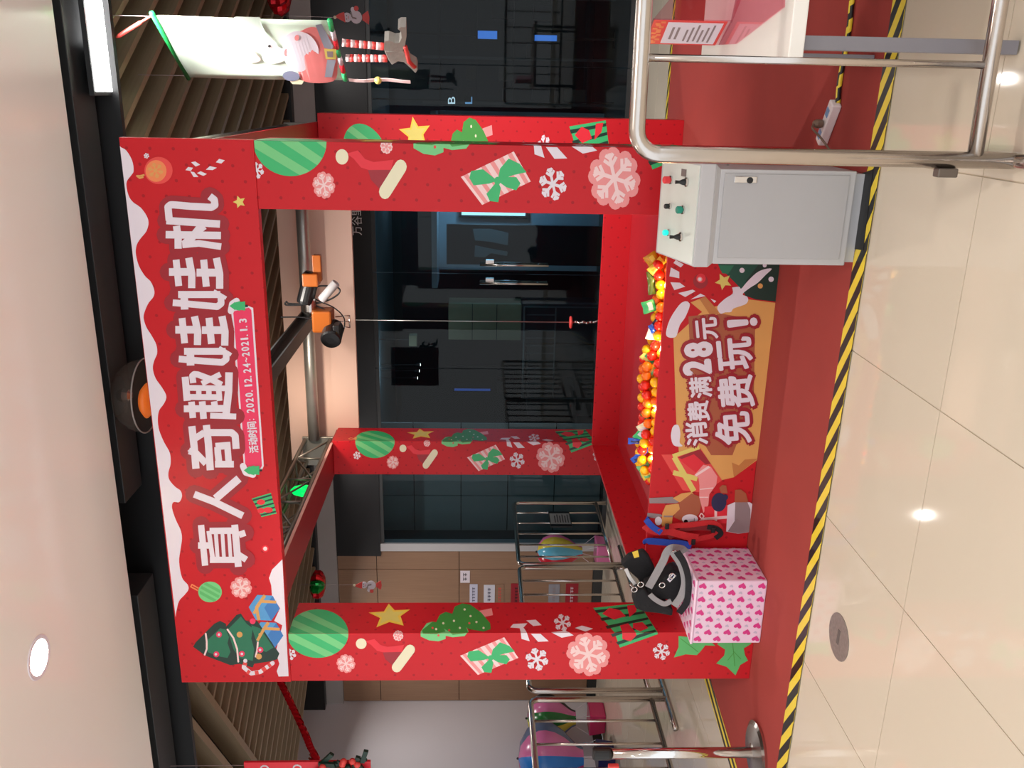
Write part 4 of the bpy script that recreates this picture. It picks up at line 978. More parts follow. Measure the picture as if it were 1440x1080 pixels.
# white table with sign holder
tb = thing('counter_table', (3.75, -1.05, .0), 'white table with grey metal legs behind the near barrier', 'table')
tx0, tx1, ty0, ty1, tz = 3.318, 4.35, -1.565, -.48, .70
MB().hexa([(x+(.036 if y == ty1 else 0), y, z) for z in (tz-.045, tz) for (x, y) in ((tx0-.005, ty0), (tx1, ty0), (tx1, ty1), (tx0-.005, ty1))]).build('table_top', mat('white_table_top', (244, 238, 230), .4, var=.01), tb, bevel=.004)
LEG = mat('grey_leg_paint', (132, 128, 134), .4)
for (x, y) in ((tx0+.05, ty0+.04), (tx0+.05, ty1-.04), (tx1-.05, ty0+.04), (tx1-.05, ty1-.04)):
    MB().box(x-.02, x+.02, y-.02, y+.02, .0065, tz-.045).build('leg', LEG, tb, bevel=.002)
for x in (tx0+.05, tx1-.05): MB().box(x-.015, x+.015, ty0+.06, ty1-.06, tz-.085, tz-.045).build('apron', LEG, tb)
# pink acrylic sign holder on the table
ah = thing('sign_holder', (3.5, -.75, tz), 'pink acrylic sign holder with a red bordered sheet on the white table', 'sign holder')
bl, br = at(1012, 63, 2, tz+.006), at(1030, 30, 2, tz+.006)
hh = at(906, 64, 1, bl.y).z-bl.z; hn_ = Vector(((br-bl).y, -(br-bl).x, 0)).normalized()
if hn_.dot(CAMP-bl) < 0: hn_ = -hn_
def hold(u, v, d=0): return bl+(br-bl)*u+Vector((0, 0, hh*v))+hn_*d
def quad(a, b, c, e, d): return [hold(a, b, d), hold(c, b, d), hold(c, e, d), hold(a, e, d)]
MB().slab(quad(0, 0, 1, 1, 0), hn_*-.004).build('back_plate', PACRYL, ah)
sd0 = at(1042, 0, 2, tz+.006)
MB().slab([br, sd0, sd0+Vector((0, 0, hh*.86)), br+Vector((0, 0, hh))], (0, .004, 0)).build('side_plate', PACRYL, ah)
MB().slab([at(x, y, 2, tz+.0006) for x, y in ((1012, 63), (1036, 62), (1104, 10), (1104, -20), (1040, -20), (1030, 28))], (0, 0, .005)).build('foot_plate', PACRYL, ah)
sh = MB().slab(quad(.0, .06, 1, .99, .001), hn_*.002).build('printed_sheet', LRED, ah); sh['label'] = 'red sheet with a pale text panel'
MB().slab(quad(.06, .10, .94, .80, .0032), hn_*.001).build('text_panel', WHITE, sh)
ln = MB()
for k in range(6): ln.slab(quad(.14+.04*(k % 2), .18+.065*k, .86-.1*(k % 3), .205+.065*k, .0044), hn_*.0008)
for k in range(2): ln.slab(quad(.25, .62+.07*k, .75, .65+.07*k, .0044), hn_*.0008)
ln.build('text_lines', GREYP, sh)['kind'] = 'stuff'
hd = MB()
for k in range(14): u, v = .08+.065*k, .90+.04*math.sin(k*2.3); hd.slab(quad(u-.03, v-.03, min(u+.04, .99), min(v+.03, .985), .0032+.00002*k), hn_*.0006)
hd.build('orange_pattern', ORANGE, sh)['kind'] = 'stuff'
# power strip, plug and taped cable on the carpet
ps = thing('power_strip', (3.11, -.19, .005), 'white power strip lying on the carpet beside the cabinet', 'power strip')
d = Vector((.166, -.109, 0)).normalized(); c = Vector((3.113, -.19, .005))
MB().bar(c-d*.105+Vector((0, 0, .022)), c+d*.105+Vector((0, 0, .022)), .055, .043).build('body', mat('white_plastic', (238, 226, 226), .4), ps, bevel=.006)
for k in (-.06, .055):
    q = c+d*k+Vector((0, 0, .0445)); MB().bar(q-d*.02, q+d*.02, .03, .003).build('socket', mat('socket_blue', (110, 150, 196), .4), ps)
pg = thing('power_plug', tuple(c+d*.0+Vector((0, 0, .045))), 'brown plug standing in the power strip with its cord', 'plug')
q = c-d*.005+Vector((0, 0, .045)); MB().lathe([(.016, 0.002), (.02, .01), (.02, .03), (.012, .045)], q, n=14).build('plug_body', mat('brown_plastic', (120, 96, 80), .45), pg, smooth=False)
MB().tube(bez([q+Vector((0, 0, .04)), q+Vector((-.02, -.04, .06)), q+Vector((-.06, -.05, .02)), (2.97, -.28, .012), (2.955, -.36, .02)]), .005, 8).build('cord', mat('brown_plastic', 0), pg, smooth=True)
tp = MB().tube(bez([(3.20, -.245, .017), (3.3, -.235, .017), (3.5, -.262, .017), (3.75, -.25, .017), (4.6, -.25, .017)]), .012, 8).build('taped_cable', stripes_mat('cable_tape', (240, 212, 60), (26, 24, 26), 9, 6), smooth=True)
tag(tp, 'power cable wrapped in hazard tape leading right from the strip', 'cable')

bp = MB().slab([at(x, y, 2, .0064) for x, y in ((1209, 245), (1228, 238), (1214, 352), (1194, 349))], (0, 0, .0012)).build('black_tape_patch', BLACK)
tag(bp, 'piece of black tape on the floor under the cabinet front', 'tape')
# floor drain, floor-mounted cover
fd = thing('floor_drain', (.96, -1.0, .0), 'round grey metal floor cover in the beige tiles', 'floor cover')
MB().lathe([(.105, .0005), (.105, .0025), (.095, .0035), (.03, .0035)], (.965, -1.0, 0), n=36).build('cover', mat('worn_steel', (150, 140, 134), .5, .5, var=.3, scale=60), fd)
MB().box(.93, 1.0, -1.012, -.99, .003, .0048).build('lift_slot', mat('slot_grey', (96, 88, 84), .6), fd)

# recessed downlight seen in the cream ceiling
dl = thing('downlight', (.777, -.86, CEIL), 'round lit downlight in the cream ceiling', 'lamp')
MB().lathe([(.08, -.003), (.098, -.004), (.1, -.001), (.1, 0)], (.777, -.86, CEIL), n=32, cap=False).build('trim_ring', WHITE, dl)
MB().lathe([(.081, -.002), (.02, -.002)], (.777, -.86, CEIL), n=32).build('lens', EMW, dl)
sl_ = thing('slot_light', (3.62, .5, 3.55), 'bright white lamp strip at the end of the dark ceiling channel', 'lamp')
MB().box(3.16, 4.3, .44, .70, 3.535, 3.56).build('housing', DARKG, sl_)
MB().box(3.18, 4.28, .46, .69, 3.530, 3.5352).build('diffuser', mat('slot_glow', (255, 255, 255), .5, emit=(255, 255, 255), es=9), sl_)
# clear dome hanging from the channel
q = at(187, 556, 1, .42)
dm = thing('dome_lamp', (q.x, .42, q.z), 'clear acrylic dome with an orange lamp hanging from the ceiling channel', 'lamp')
DG = glass_mat('dome_glass', (226, 222, 216), 1.4, .1)
_nt = DG.node_tree; _o = next(n for n in _nt.nodes if n.type == 'OUTPUT_MATERIAL'); _df = _nt.nodes.new('ShaderNodeBsdfDiffuse'); _df.inputs[0].default_value = lin((150, 142, 134))
_m2 = _nt.nodes.new('ShaderNodeMixShader'); _m2.inputs[0].default_value = .16; _nt.links.new(_o.inputs[0].links[0].from_socket, _m2.inputs[1]); _nt.links.new(_df.outputs[0], _m2.inputs[2]); _nt.links.new(_m2.outputs[0], _o.inputs[0])
prof = [(.205*math.cos(t), .17*math.sin(t)-.06) for t in [k*PI/2/10 for k in range(11)]]
prof[-1] = (.004, prof[-1][1])
MB().lathe([(.207, -.075), (.21, -.066)]+prof, (q.x, .42, q.z), n=40, cap=False).build('dome_shell', DG, dm, smooth=True)
MB().tube([(q.x+.208*math.cos(k*PI/20), .42+.208*math.sin(k*PI/20), q.z-.07) for k in range(41)], .004, 6).build('dome_rim', mat('rim_grey', (170, 164, 158), .3), dm, smooth=True)
MB().tube([(q.x, .42, q.z+.10), (q.x, .42, 3.99)], .008, 8).build('stem', BLACK, dm, smooth=True)
MB().lathe([(.03, .08), (.04, .05), (.035, .02), (.012, .0)], (q.x, .42, q.z), n=16).build('holder', CHROME, dm)
MB().lathe([(.012, -.055), (.07, -.05), (.10, -.075), (.07, -.1), (.012, -.105)], (q.x-.03, .42, q.z), n=20).build('orange_lamp', mat('orange_glow', (236, 120, 44), .4, emit=(255, 120, 40), es=.25), dm, smooth=True)

# paper hot-air balloons
def balloon(x, y, z0, r, h, cols, basket, label, bh=.16, bw=.13):
    t = thing('paper_balloon', (x, y, z0), label, 'decoration', None)
    n = len(cols)*2; prof = [(0.02, 1), (.45, .97), (.8, .86), (.98, .70), (1, .60), (.93, .46), (.74, .30), (.5, .17), (.36, .08), (.3, 0)]
    zb = z0+bh+.16
    for k in range(n):
        mb = MB(); vs = []; fs = []; S = 5
        for (pr, ph) in prof:
            for i in range(S+1):
                a = 2*PI*(k+i/S)/n; bul = 1+.06*math.sin(PI*i/S)
                vs.append((x+r*pr*bul*math.cos(a), y+r*pr*bul*math.sin(a), zb+h*ph))
        for j in range(len(prof)-1):
            for i in range(S): p = j*(S+1)+i; fs.append((p, p+1, p+S+2, p+S+1))
        mb.add(vs, fs); mb.build('gore', cols[k % len(cols)], t, smooth=True)
    MB().hexa([(x-bw*.85, y-bw*.85, z0), (x+bw*.85, y-bw*.85, z0), (x+bw*.85, y+bw*.85, z0), (x-bw*.85, y+bw*.85, z0), (x-bw, y-bw, z0+bh), (x+bw, y-bw, z0+bh), (x+bw, y+bw, z0+bh), (x-bw, y+bw, z0+bh)]).build('basket', basket, t, bevel=.012)
    for (a, b) in ((-1, -1), (1, -1), (1, 1), (-1, 1)):
        MB().tube([(x+a*bw*.9, y+b*bw*.9, z0+bh), (x+a*r*.22, y+b*r*.22, zb+.01)], .003, 5).build('string', WHITE, t)
    MB().ball((x, y, zb+h+.008), .014, 8, 6).build('top_knob', BLACK, t)
GP = lambda n, c: mat('paper_'+n, c, .25, var=.04)
pk, gr, ye, bl, mg, sk = GP('pink', (206, 110, 160)), GP('green', (30, 110, 50)), GP('yellow', (206, 190, 70)), GP('blue', (46, 120, 200)), GP('magenta', (170, 40, 110)), GP('sky', (96, 176, 206))
gy = GP('grey_blue', (84, 100, 130)); rd = GP('red', (186, 26, 46)); vio = GP('lilac', (180, 160, 206))
balloon(-4.10, 4.72, .0, .29, .60, [BLACKP, gy, ye, gr, pk], GP('rose', (206, 52, 104)), 'paper hot-air balloon with green stripes and a rose basket in the corner', .2, .15)
balloon(-4.02, 3.94, .0, .39, .74, [gy, mg, bl, pk], GP('navy', (26, 28, 84)), 'large paper hot-air balloon with blue stripes and a navy basket by the white wall', .2, .15)
balloon(-2.0, 5.10, .0, .20, .54, [pk, rd, sk, ye], GP('soft_pink', (226, 120, 176)), 'small paper hot-air balloon with yellow, blue and red stripes before the wood panels', .17, .15)

# posters on the wood wall
def poster(px_, py_, w, h, m, label, ink, lines=3, vert=True):
    q = at(px_, py_, 1, 5.4985)
    o = MB().box(q.x-w/2, q.x+w/2, 5.4955, 5.4995, q.z-h/2, q.z+h/2).build('poster', m); tag(o, label, 'poster')
    l = MB(); r = random.Random(int(px_))
    for k in range(lines):
        zc = q.z+h/2-h*(k+.75)/(lines+.5); n = max(2, int(w/.06))
        for i in range(n):
            xc = q.x-w*.36+w*.72*(i+.5)/n; s = min(h/(lines+.5)*.62, w*.72/n*.8)/2
            l.box(xc-s, xc+s, 5.4945, 5.4955, zc+s*.55, zc+s*.9).box(xc-s*.2, xc+s*.2, 5.4945, 5.4955, zc-s, zc+s).box(xc-s*.9, xc+s*.9, 5.4945, 5.4955, zc-s*.5, zc-s*.15)
    l.build('lettering', ink, o)['kind'] = 'stuff'
poster(654, 811, .17, .12, WHITE, 'small white notice highest on the wood wall', BLACKP, 1)
poster(666, 836, .30, .10, GP('paper_lilac', (206, 206, 226)), 'pale lilac strip notice second from the top of the wood wall', NAVY, 1)
poster(688, 836, .28, .14, GP('paper_pale', (214, 214, 226)), 'pale notice with a dark red block on the wood wall', NAVY, 1)
poster(703, 836, .3, .10, WOOD, 'red lettering on bare wood above the red poster', LRED, 1)
poster(726, 836, .32, .14, DRED, 'red poster beside the top rail of the barrier on the wood wall', BLACKP, 1)
poster(779, 836, .3, .14, GP('paper_grey', (150, 150, 160)), 'grey notice low on the wood wall', GREYP, 1)
poster(804, 836, .32, .16, DRED, 'red poster with white lettering lowest on the wood wall', WHITE, 1)

# hanging decorations -------------------------------------------------
def snowman(cx, cy, depth, sc, label, flip):
    c = at(cx, cy, 1, depth)
    t = thing('snowman_cutout', tuple(c), label, 'decoration', None)
    def F2(u, v, lift=0): return Vector((c.x+u*sc*flip, depth-lift, c.z+v*sc))
    def part(name, poly, m, lift, th=.006): return MB().slab([F2(u, v, lift) for u, v in poly], (0, th, 0)).build(name, m, t)
    part('body', disc((0, -.12), .27, 24, .26), WHITE, 0)
    part('head', disc((.02, .28), .2, 24, .19), WHITE, .004)
    part('hat', [(-.2, .40), (.24, .36), (.14, .56), (.05, .74), (-.03, .80), (-.14, .60)], LRED, .008)
    part('pompom', disc((.03, .82), .07, 12), CREAM, .012)
    part('skirt', [(-.10, -.40), (.12, -.40), (.30, -.68), (.0, -.72), (-.28, -.66)], LRED, .006)
    part('scarf', stroke([(-.2, .10), (.0, .06), (.22, .11)], .06)[0], GREYP, .01)
    part('scarf_end', [(-.02, .07), (.05, .06), (.10, -.14), (.03, -.14)], GREYP, .011)
    part('arm', disc((-.30, .02), .12, 14, .09), WHITE, .006)
    part('mitten', disc((-.36, -.14), .11, 14), LRED, .009)
    for u in (-.05, .09): part('eye', disc((u, .30), .022, 8), BLACKP, .0075)
    part('mouth', stroke([(-.04, .22), (.08, .22)], .02)[0], LRED, .0075)
    MB().tube([F2(.03, .86), (c.x+.0, depth, 3.945)], .0016, 5).build('thread', GREYP, t)
snowman(497, 24, 4.5, .205, 'snowman cut-out with red hat hanging before the black sign band at the right', -1)
snowman(519, 823, 4.3, .195, 'snowman cut-out with red hat hanging before the wood wall', 1)
def foil(cx, cy, depth, r, h, cols, label):
    c = at(cx, cy, 1, depth); t = thing('foil_lantern', tuple(c), label, 'decoration', None)
    n = 10
    for k in range(n):
        mb = MB(); vs = []; fs = []; S = 4; RW = 8
        for j in range(RW+1):
            a = PI*j/RW; rr = r*math.sin(a)**.8 if 0 < j < RW else .004
            for i in range(S+1):
                b = 2*PI*(k+i/S)/n; q = 1+.22*math.sin(PI*i/S)-.1+.05*math.sin(9*j+k); vs.append((c.x+rr*q*math.cos(b), c.y+rr*q*math.sin(b), c.z+h*math.cos(a)))
        for j in range(RW):
            for i in range(S): p = j*(S+1)+i; fs.append((p, p+1, p+S+2, p+S+1))
        mb.add(vs, fs); mb.build('foil_leaf', cols[k % len(cols)], t)
    MB().tube([(c.x, c.y, c.z+h), (c.x, c.y, 3.58)], .0016, 5).build('thread', GREYP, t)
RF = mat('red_foil', (206, 16, 34), .18, .6, var=.2, scale=30); GF = mat('green_foil', (10, 150, 60), .18, .6, var=.2, scale=30)
foil(447, 822, 4.5, .15, .085, [RF, RF, GF, GF, RF], 'red and green foil lantern hanging near the left rear corner')
foil(392, -12, 4.0, .18, .10, [RF, RF, RF], 'all red foil lantern hanging behind the cloth banner')
# garland
ga = thing('spiral_garland', (-1.6, 2.2, 3.2), 'red foil spiral garland hanging left of the front banner', 'garland')
pts = bez([at(390, 950, 1, 2.2), at(402, 975, 1, 2.2), at(414, 1000, 1, 2.2), at(428, 1030, 1, 2.2), at(436, 1050, 1, 2.2), at(444, 1066, 1, 2.2), at(440, 1085, 1, 2.2)], 30)
sp = [p+Vector((.055*math.cos(i*.8), .055*math.sin(i*.8), .045*math.sin(i*.8+1))) for i, p in enumerate(pts)]
MB().ribbon(sp, .05, .002, (0, -1, .3)).build('foil_ribbon', RF, ga)
MB().tube([pts[0], (pts[0].x+.02, 2.2, 3.56)], .0016, 5).build('thread', GREYP, ga)
# red sign with a wreath at the left edge
rs = thing('hanging_sign', (-1.05, .5, 2.7), 'red hanging Christmas sign with a pine wreath at the left edge', 'sign')
ra, rb = at(343, 1071, 1, .5), at(521, 1068, 1, .5)
MB().box(ra.x-.7, ra.x, .49, .51, rb.z, ra.z).build('board', MRED, rs, bevel=.003)
for k, (x, y) in enumerate(((372, 1081), (418, 1080))):
    q = at(x, y, 1, .489); MB().tube([q+Vector((.025*math.cos(i*PI/8), 0, .025*math.sin(i*PI/8))) for i in range(17)], .006, 6).build('white_letter', WHITE, rs)
rw = random.Random(2); wq = at(482, 1078, 1, .47)
for k in range(14):
    a = rw.uniform(0, 2*PI); q = wq+Vector((rw.uniform(-.08, .06), rw.uniform(-.02, .01), rw.uniform(-.16, .16)))
    e = q+Vector((.11*math.cos(a), -.02, .11*math.sin(a)))
    MB().bar(q, e, .03, .02, (0, -1, 0)).build('pine_sprig', XGREEN, rs)
for k in range(6):
    q = wq+Vector((rw.uniform(-.05, .08), -.03, rw.uniform(-.15, .15))); MB().ball(q, .022, 10, 8).build('berry', LRED, rs, smooth=True)
MB().lathe([(.01, -.05), (.04, -.03), (.045, .0), (.03, .04), (.006, .06)], wq+Vector((-.02, -.03, 0)), n=12).build('pine_cone', BROWN, rs)
for x in (ra.x-.6, ra.x-.03): MB().tube([(x, .5, ra.z), (x, .5, 3.6)], .0015, 5).build('thread', GREYP, rs)
# cloth banner with a Santa and dangling legs
TLc, TRc = at(264, 108, 2, 3.3), at(215, 22, 2, 3.3)
fl_ = thing('cloth_banner', tuple((TLc+TRc)/2), 'pale green cloth Santa banner with dangling striped legs at the upper right', 'banner')
zb1 = at(490, 108, 1, TLc.y).z; zb2 = at(458, 17, 1, TRc.y).z; zbm = (zb1+zb2)/2
ud = (TRc-TLc); nrmF = Vector((-ud.y, ud.x, 0)).normalized()
if nrmF.dot(CAMP-TLc) < 0: nrmF = -nrmF
def fb_(u, v, lift=0):          # u 0..1 left to right, v 0..1 down
    p = TLc+ud*u; p.z = TLc.z+(zbm-TLc.z)*v
    return p+nrmF*(lift+.004*math.sin(u*5+v*4))
mb = MB(); NU, NV = 12, 16
mb.v = [tuple(fb_(i/NU, j/NV)) for j in range(NV+1) for i in range(NU+1)]
mb.f = [(j*(NU+1)+i, j*(NU+1)+i+1, (j+1)*(NU+1)+i+1, (j+1)*(NU+1)+i) for j in range(NV) for i in range(NU)]; mb.m = [0]*len(mb.f)
cl = mb.build('cloth', mat('pale_cloth', (216, 232, 214), .7, var=.08, scale=6), fl_, smooth=True)
sd_ = cl.modifiers.new('thick', 'SOLIDIFY'); sd_.thickness = .003
zf = lambda x, y: (1-(y-135)/650*1.0, None)
def fpx(pts):  # zoomed-view pixels of the banner -> u, v through its corners
    out = []
    for (x, y) in pts:
        X_, Y_ = 300+x/7.2, y/7.2
        yt, yb = 20, 109; u = 1-(Y_-yt)/(yb-yt)
        xl_, xr_ = 264+(215-264)*u, 491+(458-491)*u
        out.append((u, (X_-xl_)/(xr_-xl_)))
    return out
def fprint(name, polys, m, lift):
    k = MB()
    for p in polys:
        # thin cloth patches follow the banner
        k.poly([fb_(min(1.05, max(-.05, u)), v, lift) for u, v in fpx(p)])
    return k.build(name, m, cl)
def smooth(pts, n=4): return [(p.x, p.y) for p in bez([Vector((x, y, 0)) for x, y in pts+pts[:1]], n)[:-1]]
fprint('hat_patch', [smooth([(170, 150), (220, 90), (320, 70), (430, 85), (470, 200), (560, 330), (650, 430), (560, 370), (440, 270), (300, 235)])], mat('hat_grey_green', (196, 208, 196), .7), .010)
fprint('face_patch', [smooth([(470, 400), (560, 380), (680, 430), (750, 470), (720, 560), (600, 600), (500, 560)])], mat('face_pale', (246, 232, 228), .7), .010)
fprint('pink_patch', [smooth([(280, 500), (350, 455), (430, 500), (475, 560), (400, 590), (300, 575)])], mat('soft_pink_cloth', (244, 190, 190), .7), .011)
fprint('coat_patch', [smooth([(850, 240), (960, 195), (1090, 230), (1220, 380), (1270, 600), (1250, 785), (950, 792), (860, 640), (820, 430)])], mat('coat_red', (232, 130, 128), .7), .010)
fprint('beard_patch', [smooth([(690, 300), (800, 235), (940, 265), (1040, 380), (1060, 520), (1010, 640), (900, 680), (770, 620), (700, 500)])], WHITE, .013)
for q_ in ([(1000, 170), (1060, 160), (1200, 380), (1190, 420), (1110, 400)], [(1155, 535), (1245, 535), (1230, 735), (1155, 735)]): fprint('belt_patch', [q_], mat('belt_grey', (150, 154, 168), .6), .013)
fprint('buckle_patch', [[(1110, 410), (1235, 410), (1245, 525), (1140, 525)]], LYEL, .014); fprint('buckle_hole', [[(1140, 435), (1205, 435), (1210, 500), (1155, 500)]], GREYP, .015)
fprint('mitten_patch', [disc((805, 725), 90, 20, 55, .15)], mat('mitten_blue', (130, 134, 160), .7), .014); fprint('cuff_patch', [[(790, 770), (850, 750), (945, 780), (930, 825), (830, 820)]], CREAM, .013)
fprint('eye_patch', [disc((555, 405), 16, 10)], BLACKP, .013); fprint('nose_patch', [disc((825, 300), 24, 12, 32)], PINK, .015); fprint('mouth_patch', [disc((735, 465), 30, 12, 45)], PINK, .015)
a, b = fb_(0, 0), fb_(1, 0); MB().tube([a-ud*.03, b+ud*.03], .014, 10).build('top_rod', mat('green_rod', (30, 140, 70), .35), fl_, smooth=True)
for k in range(7):
    a, b = fb_(k/7, 1), fb_((k+1)/7, 1); MB().tube([a, b], .014, 10).build('bottom_rod', (GREEN, MRED, WHITE)[k % 3], fl_, smooth=True)
c3 = Vector(fb_(1, 0)); MB().tube(bez([c3, at(197, 32, 1, c3.y), at(163, 53, 1, c3.y)]), [.006]*8+[.011]*8+[.003], 8).build('red_cord', mat('red_cord', (240, 90, 80), .4), fl_, smooth=True)
MB().tube([fb_(.02, 0), Vector(fb_(.02, 0))+Vector((0, 0, .28))], .002, 5).build('thread', GREYP, fl_)
MB().tube([fb_(.98, 0), Vector(fb_(.98, 0))+Vector((0, 0, .28))], .002, 5).build('thread', GREYP, fl_)
# the legs
def lpt(x, y, lift=0):
    X_, Y_ = 440+x/9, y/9; mid = fb_(.5, 1); return atp(X_, Y_, mid+nrmF*lift, nrmF)
for s, (p0, p1, w) in enumerate((((370, 540), (910, 590), 46), ((420, 735), (940, 740), 46))):
    for k in range(10):
        u0, u1 = k/10, (k+1)/10; q0 = lpt(p0[0]+(p1[0]-p0[0])*u0, p0[1]+(p1[1]-p0[1])*u0); q1_ = lpt(p0[0]+(p1[0]-p0[0])*u1, p0[1]+(p1[1]-p0[1])*u1)
        MB().tube([q0, q1_], .020, 12).build('leg_band', (PALEPINK, LRED)[k % 2], fl_, smooth=True)
BOOT = mat('silver_cloth', (176, 170, 162), .45, .2, bump=.4, scale=30)
for pts, in (([(905, 520), (960, 515), (1040, 545), (1095, 540), (1125, 480), (1115, 400), (1075, 370), (1110, 345), (1178, 345), (1185, 460), (1165, 580), (1140, 640), (1000, 650), (900, 640)],), ([(905, 650), (1000, 650), (1140, 640), (1190, 720), (1230, 790), (1310, 840), (1325, 890), (1300, 930), (1250, 880), (1150, 790), (1080, 780), (1000, 825), (960, 770)],)):
    o = MB().slab([lpt(x, y, .03) for x, y in pts], nrmF*-.06).build('boot', BOOT, fl_); bv = o.modifiers.new('bevel', 'BEVEL'); bv.width = .02; bv.segments = 3
o = MB().tube([lpt(1170, 590, .03), lpt(1215, 780, .03), lpt(1290, 850, .03)], .012, 8).build('red_sole', LRED, fl_, smooth=True)
ts = MB().ribbon([Vector(fb_(0, 1))+Vector((0, 0, -.02-.045*k))+nrmF*.006*math.sin(k) for k in range(9)], .03, .003, nrmF).build('fringe', PALEPINK, fl_)
MB().ball(Vector(fb_(0, 1))+Vector((0, 0, -.19)), .022, 10, 8).build('bell', LYEL, fl_, smooth=True)

# shop sign letters on the black band
sgn = thing('shop_sign', (2.0, 5.47, 2.95), 'grey raised shop name lettering on the black band over the doors', 'sign')
for k, (ch, px_, py_, w, h) in enumerate((('万', 502.5, 324.5, 12.5, 13), ('谷', 502, 310.5, 13, 14), ('里', 501, 297, 13, 13))):
    m_ = MB(); write(m_, ch, px_, py_, w, h, lambda x, y, e: (lambda p: (p.x, 5.474-e, p.z))(at(x, y, 1, 5.475)), .004, tilt=.04)
    m_.build('letter', mat('sign_grey', (226, 224, 222), .5), sgn)

# things inside the shut shop
lbx = thing('light_box', (2.0, 7.42, 1.4), 'bright pale blue light box on the far shop wall', 'light box')
MB().box(1.66, 2.7, 7.44, 7.498, .96, 1.86).build('case', DARKG, lbx, bevel=.004)
MB().box(1.69, 2.67, 7.432, 7.4405, .99, 1.83).build('screen', mat('screen_glow', (200, 235, 255), .4, emit=(190, 232, 255), es=2.6), lbx)
bd = thing('display_board', (1.35, 7.2, 0), 'dark display board with a grey garment behind the right door', 'display')
MB().box(1.08, 1.60, 7.18, 7.24, .0, 2.02).build('board', mat('board_black', (16, 18, 24), .5), bd, bevel=.004)
gm = [at(x, y, 1, 7.16) for x, y in ((665, 322), (690, 322), (715, 328), (714, 345), (690, 340), (668, 338))]
MB().slab(gm, (0, .012, 0)).build('garment', mat('garment_grey', (120, 128, 128), .8), bd)
gm = [at(x, y, 1, 7.16) for x, y in ((668, 345), (690, 350), (714, 354), (713, 360), (690, 356), (682, 362), (667, 361))]
MB().slab(gm, (0, .012, 0)).build('garment', mat('garment_grey', 0), bd)
cbn = thing('shop_cabinet', (.3, 7.3, 0), 'tan shop cabinet standing behind the left door', 'cabinet')
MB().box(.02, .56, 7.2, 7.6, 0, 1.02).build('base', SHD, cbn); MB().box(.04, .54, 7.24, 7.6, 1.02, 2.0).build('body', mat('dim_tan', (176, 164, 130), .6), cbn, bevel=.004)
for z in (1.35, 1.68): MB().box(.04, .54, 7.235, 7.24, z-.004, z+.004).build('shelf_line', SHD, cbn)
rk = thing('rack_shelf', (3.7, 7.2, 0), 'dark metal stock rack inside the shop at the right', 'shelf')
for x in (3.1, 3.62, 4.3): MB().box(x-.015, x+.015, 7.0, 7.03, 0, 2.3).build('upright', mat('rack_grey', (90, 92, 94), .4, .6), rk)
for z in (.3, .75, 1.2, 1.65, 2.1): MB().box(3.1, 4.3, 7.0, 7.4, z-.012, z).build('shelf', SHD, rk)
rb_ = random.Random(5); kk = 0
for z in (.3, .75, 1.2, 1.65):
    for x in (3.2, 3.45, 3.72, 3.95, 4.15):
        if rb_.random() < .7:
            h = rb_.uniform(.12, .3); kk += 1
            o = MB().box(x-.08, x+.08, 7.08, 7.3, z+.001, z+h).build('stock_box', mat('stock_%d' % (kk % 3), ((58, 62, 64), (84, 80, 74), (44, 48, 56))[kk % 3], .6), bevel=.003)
            tag(o, 'dim stock box on the dark rack inside the shop', 'box', 'stock boxes on the shop rack')
for (a, b, lb) in (((672, 43), (699, 55), 'upper blue lit screen inside the shop at the right'), ((752, 49), (783, 58), 'lower blue lit screen inside the shop at the right')):
    p, q = at(*a, 1, 6.9), at(*b, 1, 6.9); t = thing('blue_screen', (p.x, 6.93, 0), lb, 'screen')
    x0, x1 = sorted((p.x, q.x)); z0, z1 = sorted((p.z, q.z))
    MB().box(x0-.02, x1+.02, 6.91, 6.95, z0-.02, z1+.02).build('bezel', BLACK, t); MB().box(x0, x1, 6.903, 6.9105, z0, z1).build('display', mat('blue_glow', (110, 160, 255), .4, emit=(90, 150, 255), es=1.1), t)
    (MB().box((x0+x1)/2-.015, (x0+x1)/2+.015, 6.915, 6.945, z1+.02, 2.9) if z0 > 1.2 else MB().box((x0+x1)/2-.015, (x0+x1)/2+.015, 6.915, 6.945, 0, z0-.02).box((x0+x1)/2-.1, (x0+x1)/2+.1, 6.86, 6.99, 0, .012)).build('stand', BLACK, t)
for (ch, x, y, m_, lb) in (('B', 635, 141, mat('digit_white', (255, 255, 255), .4, emit=(235, 245, 255), es=1.6), 'small lit white letter sign on a post inside the shop'), ('L', 659, 141, mat('digit_blue', (180, 210, 255), .4, emit=(150, 200, 255), es=1.0), 'small lit pale blue letter sign on a post inside the shop')):
    p = at(x, y, 1, 6.7); t = thing('lit_sign', (p.x, 6.7, 0), lb, 'lit sign')
    mb = MB(); write(mb, ch, x, y, 10, 10, lambda a, b, e: (at(a, b, 1, 6.7).x, 6.6995, at(a, b, 1, 6.7).z), 0); mb.build('lit_letter', m_, t)
    MB().box(p.x-.05, p.x+.05, 6.701, 6.72, p.z-.05, p.z+.05).build('sign_case', BLACK, t)
    MB().box(p.x-.008, p.x+.008, 6.705, 6.718, *((p.z+.05, 2.9) if ch == 'B' else (0, p.z-.05))).build('pole', BLACK, t)
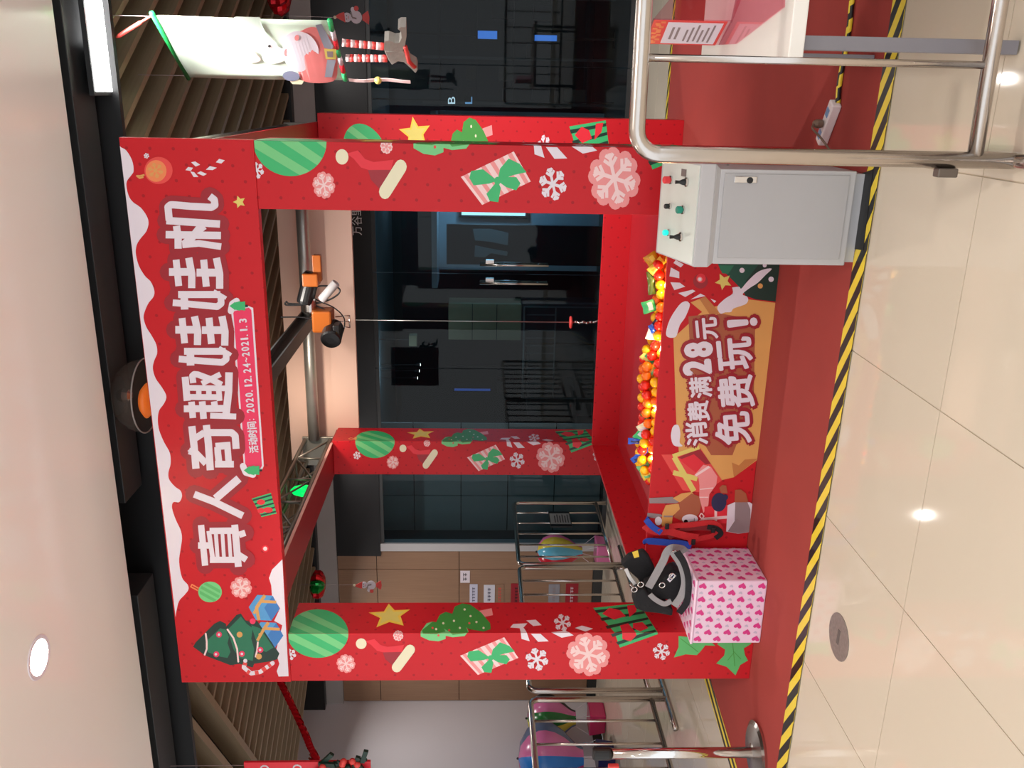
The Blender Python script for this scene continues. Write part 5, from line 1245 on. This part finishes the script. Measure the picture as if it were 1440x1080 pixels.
# railing, monitor, box and spotlights deeper in the shop
ra_, rb2 = at(735, 560, 1, 7.0), at(782, 432, 1, 7.0)
rl = thing('shop_railing', ((ra_.x+rb2.x)/2, 7.0, 0), 'dim metal railing with upright bars inside the shop', 'railing')
RG = mat('rail_grey', (120, 126, 128), .4, .6)
MB().tube([(ra_.x, 7.0, ra_.z), (rb2.x, 7.0, ra_.z)], .018, 8).tube([(ra_.x, 7.0, rb2.z), (rb2.x, 7.0, rb2.z)], .012, 8).build('rail', RG, rl)
for k in range(13):
    x = ra_.x+(rb2.x-ra_.x)*k/12; MB().tube([(x, 7.0, .0 if k in (0, 12) else rb2.z), (x, 7.0, ra_.z)], .009, 6).build('upright_bar', RG, rl)
p, q = at(635, 552, 1, 7.4), at(700, 515, 1, 7.4)
mn = thing('shop_monitor', (p.x, 7.4, 0), 'dark monitor with a bluish edge on a counter inside the shop', 'monitor')
MB().box(p.x, q.x, 7.4, 7.44, q.z, p.z).build('bezel', BLACK, mn, bevel=.004)
MB().box(p.x+.03, p.x+.06, 7.392, 7.4, q.z+.1, p.z-.04).build('lit_edge', mat('edge_glow', (80, 120, 220), .4, emit=(70, 110, 210), es=.5), mn)
MB().box((p.x+q.x)/2-.03, (p.x+q.x)/2+.03, 7.41, 7.43, .9, q.z).build('stem', BLACK, mn)
MB().box(p.x-.3, q.x+.35, 7.3, 7.8, .0, .9).build('counter', mat('counter_grey', (70, 76, 78), .5), mn, bevel=.004)
p = at(581, 478, 1, 6.8)
hb_ = thing('hanging_box', tuple(p), 'small tan box lamp hanging from the shop ceiling', 'lamp')
MB().box(p.x-.07, p.x+.07, 6.75, 6.87, p.z-.05, p.z+.05).build('shade', mat('dim_tan', 0), hb_, bevel=.004); MB().tube([(p.x, 6.81, p.z+.05), (p.x, 6.81, 2.9)], .004, 6).build('cord', BLACK, hb_)
for k, (x, y) in enumerate(((590, 513), (588.5, 521.5), (586, 531.5))):
    p = at(x, y, 1, 7.1); t = thing('shop_spotlight', tuple(p), 'tiny lit spotlight under the shop ceiling, %s of three' % ('rightmost', 'middle', 'leftmost')[k], 'lamp')
    MB().lathe([(.006, -.012), (.022, -.010), (.024, .03), (.015, .05)], p, n=12).build('housing', BLACK, t); MB().lathe([(.004, -.0135), (.02, -.0125)], p, n=12).build('lens', EMW, t)
    MB().tube([p+Vector((0, 0, .05)), (p.x, p.y, 2.9)], .003, 5).build('cord', BLACK, t)
# single out the balls: each by colour, row and its count from the control cabinet
ORD = ('first second third fourth fifth sixth seventh eighth ninth tenth eleventh twelfth thirteenth fourteenth fifteenth sixteenth seventeenth eighteenth nineteenth twentieth '
       'twenty-first twenty-second twenty-third twenty-fourth').split()
rows = {}
for o in [o for o in COL.objects if o.get('category') == 'ball']:
    r = min(range(5), key=lambda i: abs(o.location.y-(.352, .405, .455, .51, .56)[i])); rows.setdefault(r, []).append(o)
RN = ('lowest row against the front panel', 'second row behind the panel', 'crest row of the heap', 'fourth row behind the crest', 'rearmost row of the heap')
for r, L_ in rows.items():
    for i, o in enumerate(sorted(L_, key=lambda o: -o.location.x)):
        o['label'] = '%s plastic ball, %s from the cabinet in the %s' % (o['label'].split()[0], ORD[i], RN[r])
k_ = 0
for o in sorted([o for o in COL.objects if o.get('group') == 'stock boxes on the shop rack'], key=lambda o: (-round(min(v[2] for v in o.bound_box), 1), o.bound_box[0][0])):
    z = round(min(v[2] for v in o.bound_box), 1); x = (o.bound_box[0][0]+o.bound_box[6][0])/2
    o['label'] = 'dim stock box on the %s shelf of the shop rack, %s column' % ({1.7: 'top', 1.6: 'top', 1.2: 'second', .8: 'third', .7: 'third', .3: 'lowest'}[z], {0: 'left end', 1: 'second', 2: 'middle', 3: 'fourth', 4: 'right end'}[min(range(5), key=lambda i: abs(x-(3.2, 3.45, 3.72, 3.95, 4.15)[i]))])
